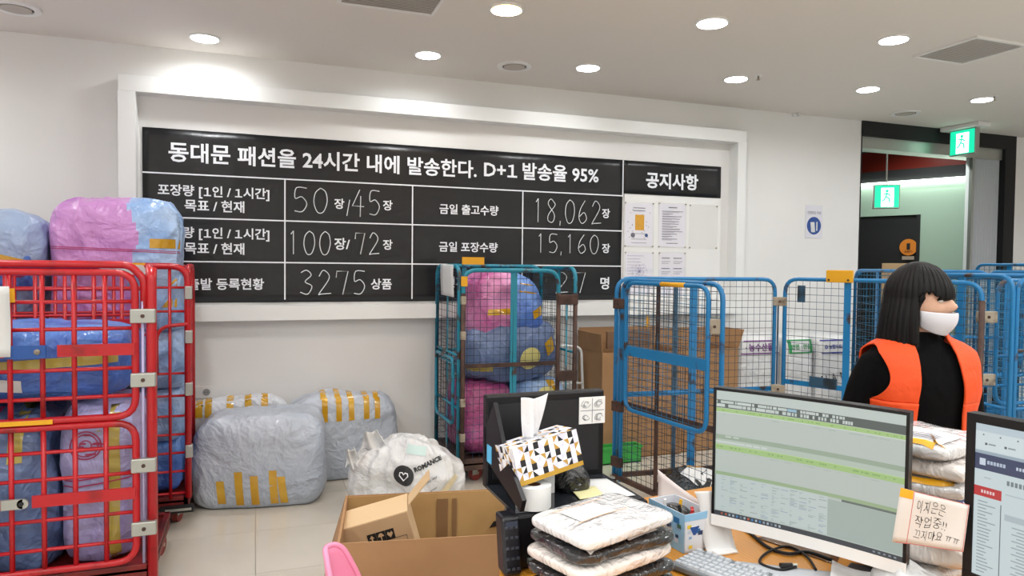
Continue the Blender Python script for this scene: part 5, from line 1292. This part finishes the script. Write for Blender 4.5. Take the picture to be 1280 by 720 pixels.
# ------------------------------------------------------------------ monitors
def monitor(name, label, a, bdir, w_, h_, bez, chin, chincol, back, sag, draw, casecol, nk=.5):
    """a = top left corner of the front seen by its user, bdir = horizontal direction, back = away from the user"""
    t = thing(name, label, 'monitor', (a.x, a.y, DZ)); z1 = a.z-DZ; z0 = z1-h_; bk = back
    def S(u, v, off=0.0):   # u right, v down, gentle concave curve
        s = sag*(1-(2*u-1)**2); return bdir*(w_*u) + bk*(s) + V((0, 0, z1-h_*v)) - bk*off
    def shell(name, u0, u1, v0, v1, off, th, m, nu=24, parent=t):
        mb = MB(); vs = []; fs = []
        for i in range(nu+1):
            u = u0+(u1-u0)*i/nu
            vs += [S(u, v0, off), S(u, v1, off), S(u, v1, off-th), S(u, v0, off-th)]
        for i in range(nu):
            for q_ in range(4): fs.append((i*4+q_, i*4+(q_+1) % 4, (i+1)*4+(q_+1) % 4, (i+1)*4+q_))
        fs.append((0, 3, 2, 1)); fs.append((nu*4, nu*4+1, nu*4+2, nu*4+3))
        mb.add(vs, fs); return mb.build(name, m, parent, False)
    bu, bv, cv = bez/w_, bez/h_, chin/h_
    shell('rear_case', 0, 1, 0, 1, -.004, .028, casecol)
    shell('bezel', 0, 1, 0, bv, .004, .010, M_black); shell('bezel', 0, bu, bv, 1-cv, .004, .010, M_black); shell('bezel', 1-bu, 1, bv, 1-cv, .004, .010, M_black)
    shell('chin', 0, 1, 1-cv, 1, .005, .012, chincol)
    scn = shell('screen', bu, 1-bu, bv, 1-cv, .0, .004, mat('screen_glass', '#222528', .3))
    mb = MB(); cols = []; lay = [0]
    def rect(u0, v0, u1, v1, c, off=None, n=None):
        lay[0] += 1; of = .0015 + lay[0]*.000008 if off is None else off
        n = n or max(1, int((u1-u0)*24))
        U = lambda u: bu+(1-2*bu)*u
        Vv = lambda v: bv+(1-cv-bv)*v
        for i in range(n):
            a_, b_ = u0+(u1-u0)*i/n, u0+(u1-u0)*(i+1)/n
            mb.add([S(U(a_), Vv(v1), of), S(U(b_), Vv(v1), of), S(U(b_), Vv(v0), of), S(U(a_), Vv(v0), of)], [(0, 1, 2, 3)]); cols.append(srgb(c))
    draw(rect)
    o = mb.build('display_image', mat_screen(), scn); me = o.data; ca_ = me.color_attributes.new('Col', 'FLOAT_COLOR', 'CORNER'); i = 0
    for p, c in zip(me.polygons, cols):
        for _ in p.vertices: ca_.data[i].color = c; i += 1
    mid = bdir*(w_*nk)+bk*(sag*(1-(2*nk-1)**2)+.05)
    bevel(MB().hexa(mid-bdir*.03+V((0, 0, .015)), bdir*.06, bk*.03, (0, 0, z0+.16)).build('stand_neck', casecol, t), .006)
    bevel(MB().hexa(mid-bdir*.11-bk*.05+V((0, 0, .001)), bdir*.22, bk*.15, (0, 0, .014)).build('stand_base', casecol, t), .006)
    return t, S
def mat_screen():
    if 'screen_image' in MATS: return MATS['screen_image']
    m = mat('screen_image', '#000000', .35); nt = m.node_tree; b = nt.nodes['Principled BSDF']
    a = nt.nodes.new('ShaderNodeVertexColor'); a.layer_name = 'Col'
    nt.links.new(a.outputs[0], b.inputs['Emission Color']); b.inputs['Emission Strength'].default_value = SCREEN_E; b.inputs['Base Color'].default_value = (.03, .03, .03, 1)
    return m
SCREEN_E = .80
def draw1(R):
    rn = random.Random(4)
    R(0, 0, 1, 1, '#b3bdb7'); R(0, 0, 1, .07, '#b9c4bf')
    R(0, .072, 1, .135, '#4b5654')
    for r_, (v0, v1) in enumerate(((.078, .098), (.104, .128))):
        u = .0
        while u < (.70 if r_ == 0 else .76):
            w_ = rn.choice((.012, .02, .05, .08)) if u < .42 else rn.choice((.01, .014, .05) if r_ == 0 else (.01, .012))
            R(u, v0, u+w_, v1, rn.choice(('#bcc7c2', '#c5cfcb', '#bcc7c2', '#8fb4c9' if .25 < u < .45 else '#bcc7c2', '#c9b083' if .3 < u < .42 else '#c5cfcb'))); u += w_+rn.choice((.003, .006, .02))
    R(0, .138, 1, .168, '#9fc07c')
    for k in range(40): u = rn.random()*.98; R(u, .150, u+.008, .158, '#7ea45f')
    R(0, .168, 1, .174, '#c9d2cd')
    for k in range(16): u = rn.random()*.95; R(u, .185, u+rn.choice((.01, .04)), .192, '#a3b1ab')
    R(0, .35, 1, .385, '#93a592'); R(.05, .355, .14, .368, '#bac5bd'); R(0, .387, 1, .42, '#aebdb0'); R(.0, .40, .30, .415, '#c4cdc8')
    R(0, .425, 1, .470, '#9cbd7a'); R(0, .425, 1, .43, '#b0cf90')
    for k in range(40): u = rn.random()*.98; R(u, .442, u+.01, .452, '#7da35f')
    for k in range(14): u = rn.random()*.95; R(u, .482, u+rn.choice((.01, .04)), .488, '#a3b1ab')
    R(0, .645, 1, .672, '#93ab86'); R(0, .672, .63, .955, '#b9c6c4'); R(0, .672, .022, .955, '#8b9894'); R(.63, .69, 1, .955, '#9dada7'); R(.70, .672, 1, .688, '#5d6b67')
    colx = (.04, .09, .15, .21, .27, .33, .38, .43, .48, .53, .585)
    for r_ in range(26):
        v = .685+r_*.0103
        for i, u in enumerate(colx):
            if rn.random() < .5: R(u, v, u+rn.choice((.012, .025, .04)), v+.0045, rn.choice(('#93a2a4', '#8a97b4', '#9fb0b0', '#87948f')))
    R(0, .962, 1, 1, '#27323c')
    for k in range(17): R(.02+k*.022, .972, .031+k*.022, .989, rn.choice(('#8fa2ae', '#5f7688', '#b5542e', '#a8b8c2', '#3c7fb4')))
    for k in range(5): R(.86+k*.025, .974, .872+k*.025, .986, '#7d8b95')
def draw2(R):
    rn = random.Random(8)
    R(0, 0, 1, 1, '#c3d2d6'); R(0, 0, 1, .05, '#b7c7d0'); R(0, .05, 1, .17, '#ccd9dd')
    for k in range(12): R(.03+k*.07, .065, .036+k*.07, .075, '#59646c')
    for k in range(9): R(.04+k*.08, .12, .05+k*.08, .135, '#434c52'); R(.055+k*.08, .122, .085+k*.08, .132, '#8a969c')
    R(0, .175, 1, .195, '#93a6b3'); R(0, .195, 1, .30, '#24365c')
    R(.02, .225, .045, .27, '#c7d2e0')
    for k in range(6): R(.052+k*.013, .235, .062+k*.013, .258, '#aebdd0')
    for k in range(5): R(.17+k*.012, .235, .178+k*.012, .255, '#c3cfde')
    R(0, .41, .115, .475, '#b8202a')
    for k in range(5): R(.03+k*.012, .432, .038+k*.012, .452, '#e4c9cc')
    R(.04, .345, .07, .352, '#a5b2b8')
    for r_ in range(22): R(.018, .505+r_*.022, .018+rn.uniform(.03, .075), .512+r_*.022, '#8c9aa2')
    R(.112, .50, .116, .96, '#5e6b73')
    for k in range(9): R(.135+k*.016, .335, .146+k*.016, .365, '#6d7a82')
    R(.13, .42, 1, .428, '#adbcc2'); R(.13, .55, 1, .59, '#a9b8bf')
    for r_ in range(18):
        R(.16+.02*(r_ % 2), .62+r_*.021, .19+.02*(r_ % 2)+rn.uniform(.02, .1), .627+r_*.021, '#92a0a8')
a1, b1_ = atd(893, 481, 2.06), atd(1138, 523, 1.72)
bd = (b1_-a1); bd.z = 0; W1 = bd.length; bd.normalize(); bk1 = V((-bd.y, bd.x, 0)); bk1 = bk1 if bk1.x > 0 else -bk1
a1.z = (a1.z+b1_.z)/2+.004
mon1, S1 = monitor('monitor', 'curved monitor with a white chin showing a pale green spreadsheet', a1, bd, W1, .405, .008, .032, M_white, bk1, .016, draw1, M_black, .88)
a2 = atd(1210, 515, 1.64); bd2 = V((.13, -1, 0)).normalized(); bk2 = V((1, .13, 0)).normalized()
mon2, S2 = monitor('monitor', 'black-framed monitor with a browser page, cut off by the right picture edge', a2, bd2, .55, .40, .020, .030, M_black, bk2, .0, draw2, M_black)

# handwritten note taped between the monitors
TL, TR, BR, BL = atd(1126, 609, 1.705), atd(1212, 631, 1.632), atd(1204, 689, 1.632), atd(1115, 677, 1.705)
nn_ = (TR-TL).cross(BL-TL).normalized(); nn_ = nn_ if nn_.dot(-fw) > 0 else -nn_
TL, TR, BR, BL = [p + nn_*.004 for p in (TL, TR, BR, BL)]
def nf(u, v, off=0):
    p = TL*(1-u)*(1-v)+TR*u*(1-v)+BR*u*v+BL*(1-u)*v; return p + nn_*(off+.003*math.sin(u*5+v*3))
nt_ = solid(MB().grid(nf, 14, 8).build('note_card', mat('note_paper', '#d6d2cd', .7), None, True), .0006, -1); tag(nt_, 'handwritten paper note with red ruled border taped between the two monitors', 'note')
def npatch(name, u0, v0, u1, v1, m, off=.001): return MB().grid(lambda a, b: nf(u0+(u1-u0)*a, v0+(v1-v0)*b, off), 8, 4).build(name, m, nt_, True)
M_nred = mat('note_red_line', '#c96a66', .6)
npatch('yellow_tab', .0, .0, .2, .16, M_yel, .0012)
npatch('red_line', .205, .0, .215, 1, M_nred); npatch('red_line', .22, .0, 1, .012, M_nred); npatch('red_line', .05, .985, 1, .998, M_nred); npatch('red_line', .985, .0, .993, 1, M_nred)
def nwrite(s, u0, u1, v0, v1):
    me = text_mesh(s, -.012); xs = [v.co.x for v in me.vertices]; ys = [v.co.y for v in me.vertices]; X0_, X1_, Y0_, Y1_ = min(xs), max(xs), min(ys), max(ys)
    for v in me.vertices:
        a = (v.co.x-X0_)/(X1_-X0_); b = (Y1_-v.co.y)/(Y1_-Y0_); v.co = nf(u0+(u1-u0)*a + .01*math.sin(b*4), v0+(v1-v0)*b + .02*math.sin(a*7), .0016)
    me.materials.clear(); me.materials.append(M_inkb); 
    for p in me.polygons: p.material_index = 0
    o = bpy.data.objects.new('handwriting', me); link(o, nt_)
nwrite('이지은은', .27, .68, .12, .36); nwrite('작업중!!', .27, .72, .42, .64); nwrite('끄지마요 ㅠㅠ', .29, .92, .68, .88)

# parcels piled behind the gap of the monitors
pal_ = [(M_pw, 'white parcel bag at the bottom of the pile behind the monitors'), (M_pp, 'cream parcel bag second from the bottom behind the monitors'), (M_pw, 'white parcel bag third from the bottom behind the monitors'),
        (mat('navy_parcel', '#2c477f', .35, **SH), 'navy blue parcel bag in the pile behind the monitors'), (M_pw, 'white parcel bag with printed text, lying on the navy one'), (M_pp, 'shiny cream parcel bag under the topmost one'), (M_pw, 'topmost white parcel bag with orange edges, behind the note')]
zz = DZ
for k, (m, lb) in enumerate(pal_):
    hh = .062 if k < 3 else .050
    o = bag_obj('parcel_bag', .27, .24, hh*1.1, m, 200+k*7, .6, .2, 80, 26, amp=.007, fold=.008, sag=.0, loc=(1.735+.01*(k % 2), 1.425-.01*(k % 3), zz), rz=.35+.13*((k*5) % 3-1)); tag(o, lb, 'parcel', 'parcels piled behind the monitors'); zz += hh
    if k in (4, 6):
        drape(o, 'shipping_label', (-.13, -.10, 1), (.13, .0, 0), (0, .16, 0), (0, 0, -1), M_paper, 6, 6, .003)
        drape(o, 'orange_edge', (-.13, -.115, 1), (.018, .0, 0), (0, .20, 0), (0, 0, -1), M_yel, 2, 8, .005)
        for q in range(4): drape(o, 'printed_line', (-.10+q*.012, -.08, 1), (.005, 0, 0), (0, .10, 0), (0, 0, -1), mat('grey_print', '#6b6878', .7), 1, 6, .006)
p = atd(1172, 730, 1.80)
o = bag_obj('carrier_bag', .20, .16, .10, M_bgwhite, 230, .9, .7, 70, 40, amp=.03, fold=.02, loc=(1.52, 1.285, DZ+.002), rz=.2); tag(o, 'white plastic carrier bag on the desk below the note', 'bag')
# cables and slips on the desk
def cable(name, pts, r, label, m=M_blackm):
    o = MB().tube(smoothpath([onz(px, py, DZ+z) for px, py, z in pts], 6), r, 8).build(name, m, None, True); return tag(o, label, 'cable')
cb = cable('usb_cable', [(1020, 712, .006), (1008, 695, .006), (985, 683, .006), (960, 690, .006), (950, 703, .006), (975, 712, .006), (995, 708, .008)], .0035, 'black cable looping on the desk with a metal plug, below the white chin')
cable('power_cable', [(906, 659, .006), (920, 655, .006), (935, 664, .006), (960, 684, .006), (985, 692, .006), (1010, 690, .006), (1040, 700, .006)], .005, 'thicker black cable running under the white-chinned monitor')
a = onz(975, 707, DZ+.008); b = onz(990, 707, DZ+.008); c = onz(996, 707, DZ+.008)
MB().tube([a, b], .008, 8).build('plug_body', M_black, cb); MB().tube([b, c], .006, 8).build('metal_plug', M_galv, cb)
sheet('dark_patch', [onz(945, 672, DZ+.002), onz(1045, 706, DZ+.002), onz(1050, 694, DZ+.002), onz(975, 668, DZ+.002)], 'dark brown patch lying under the cables on the desk', mat('patch_brown', '#6b4f38', .15))  # thin flat dark brown sheet under the cables
sheet('paper_slips', [onz(925, 702, DZ+.002), onz(1050, 716, DZ+.002), onz(1075, 740, DZ+.002), onz(930, 740, DZ+.002)], 'light grey printed slips lying between keyboard and monitor', mat('slip_grey', '#b7bbc0', .5))
sheet('white_receipt', [onz(1040, 700, DZ+.035), onz(1100, 716, DZ+.03), onz(1105, 745, DZ+.02), onz(1035, 745, DZ+.01)], 'white curled paper at the foot of the white-chinned monitor', M_paper, curl=.01)
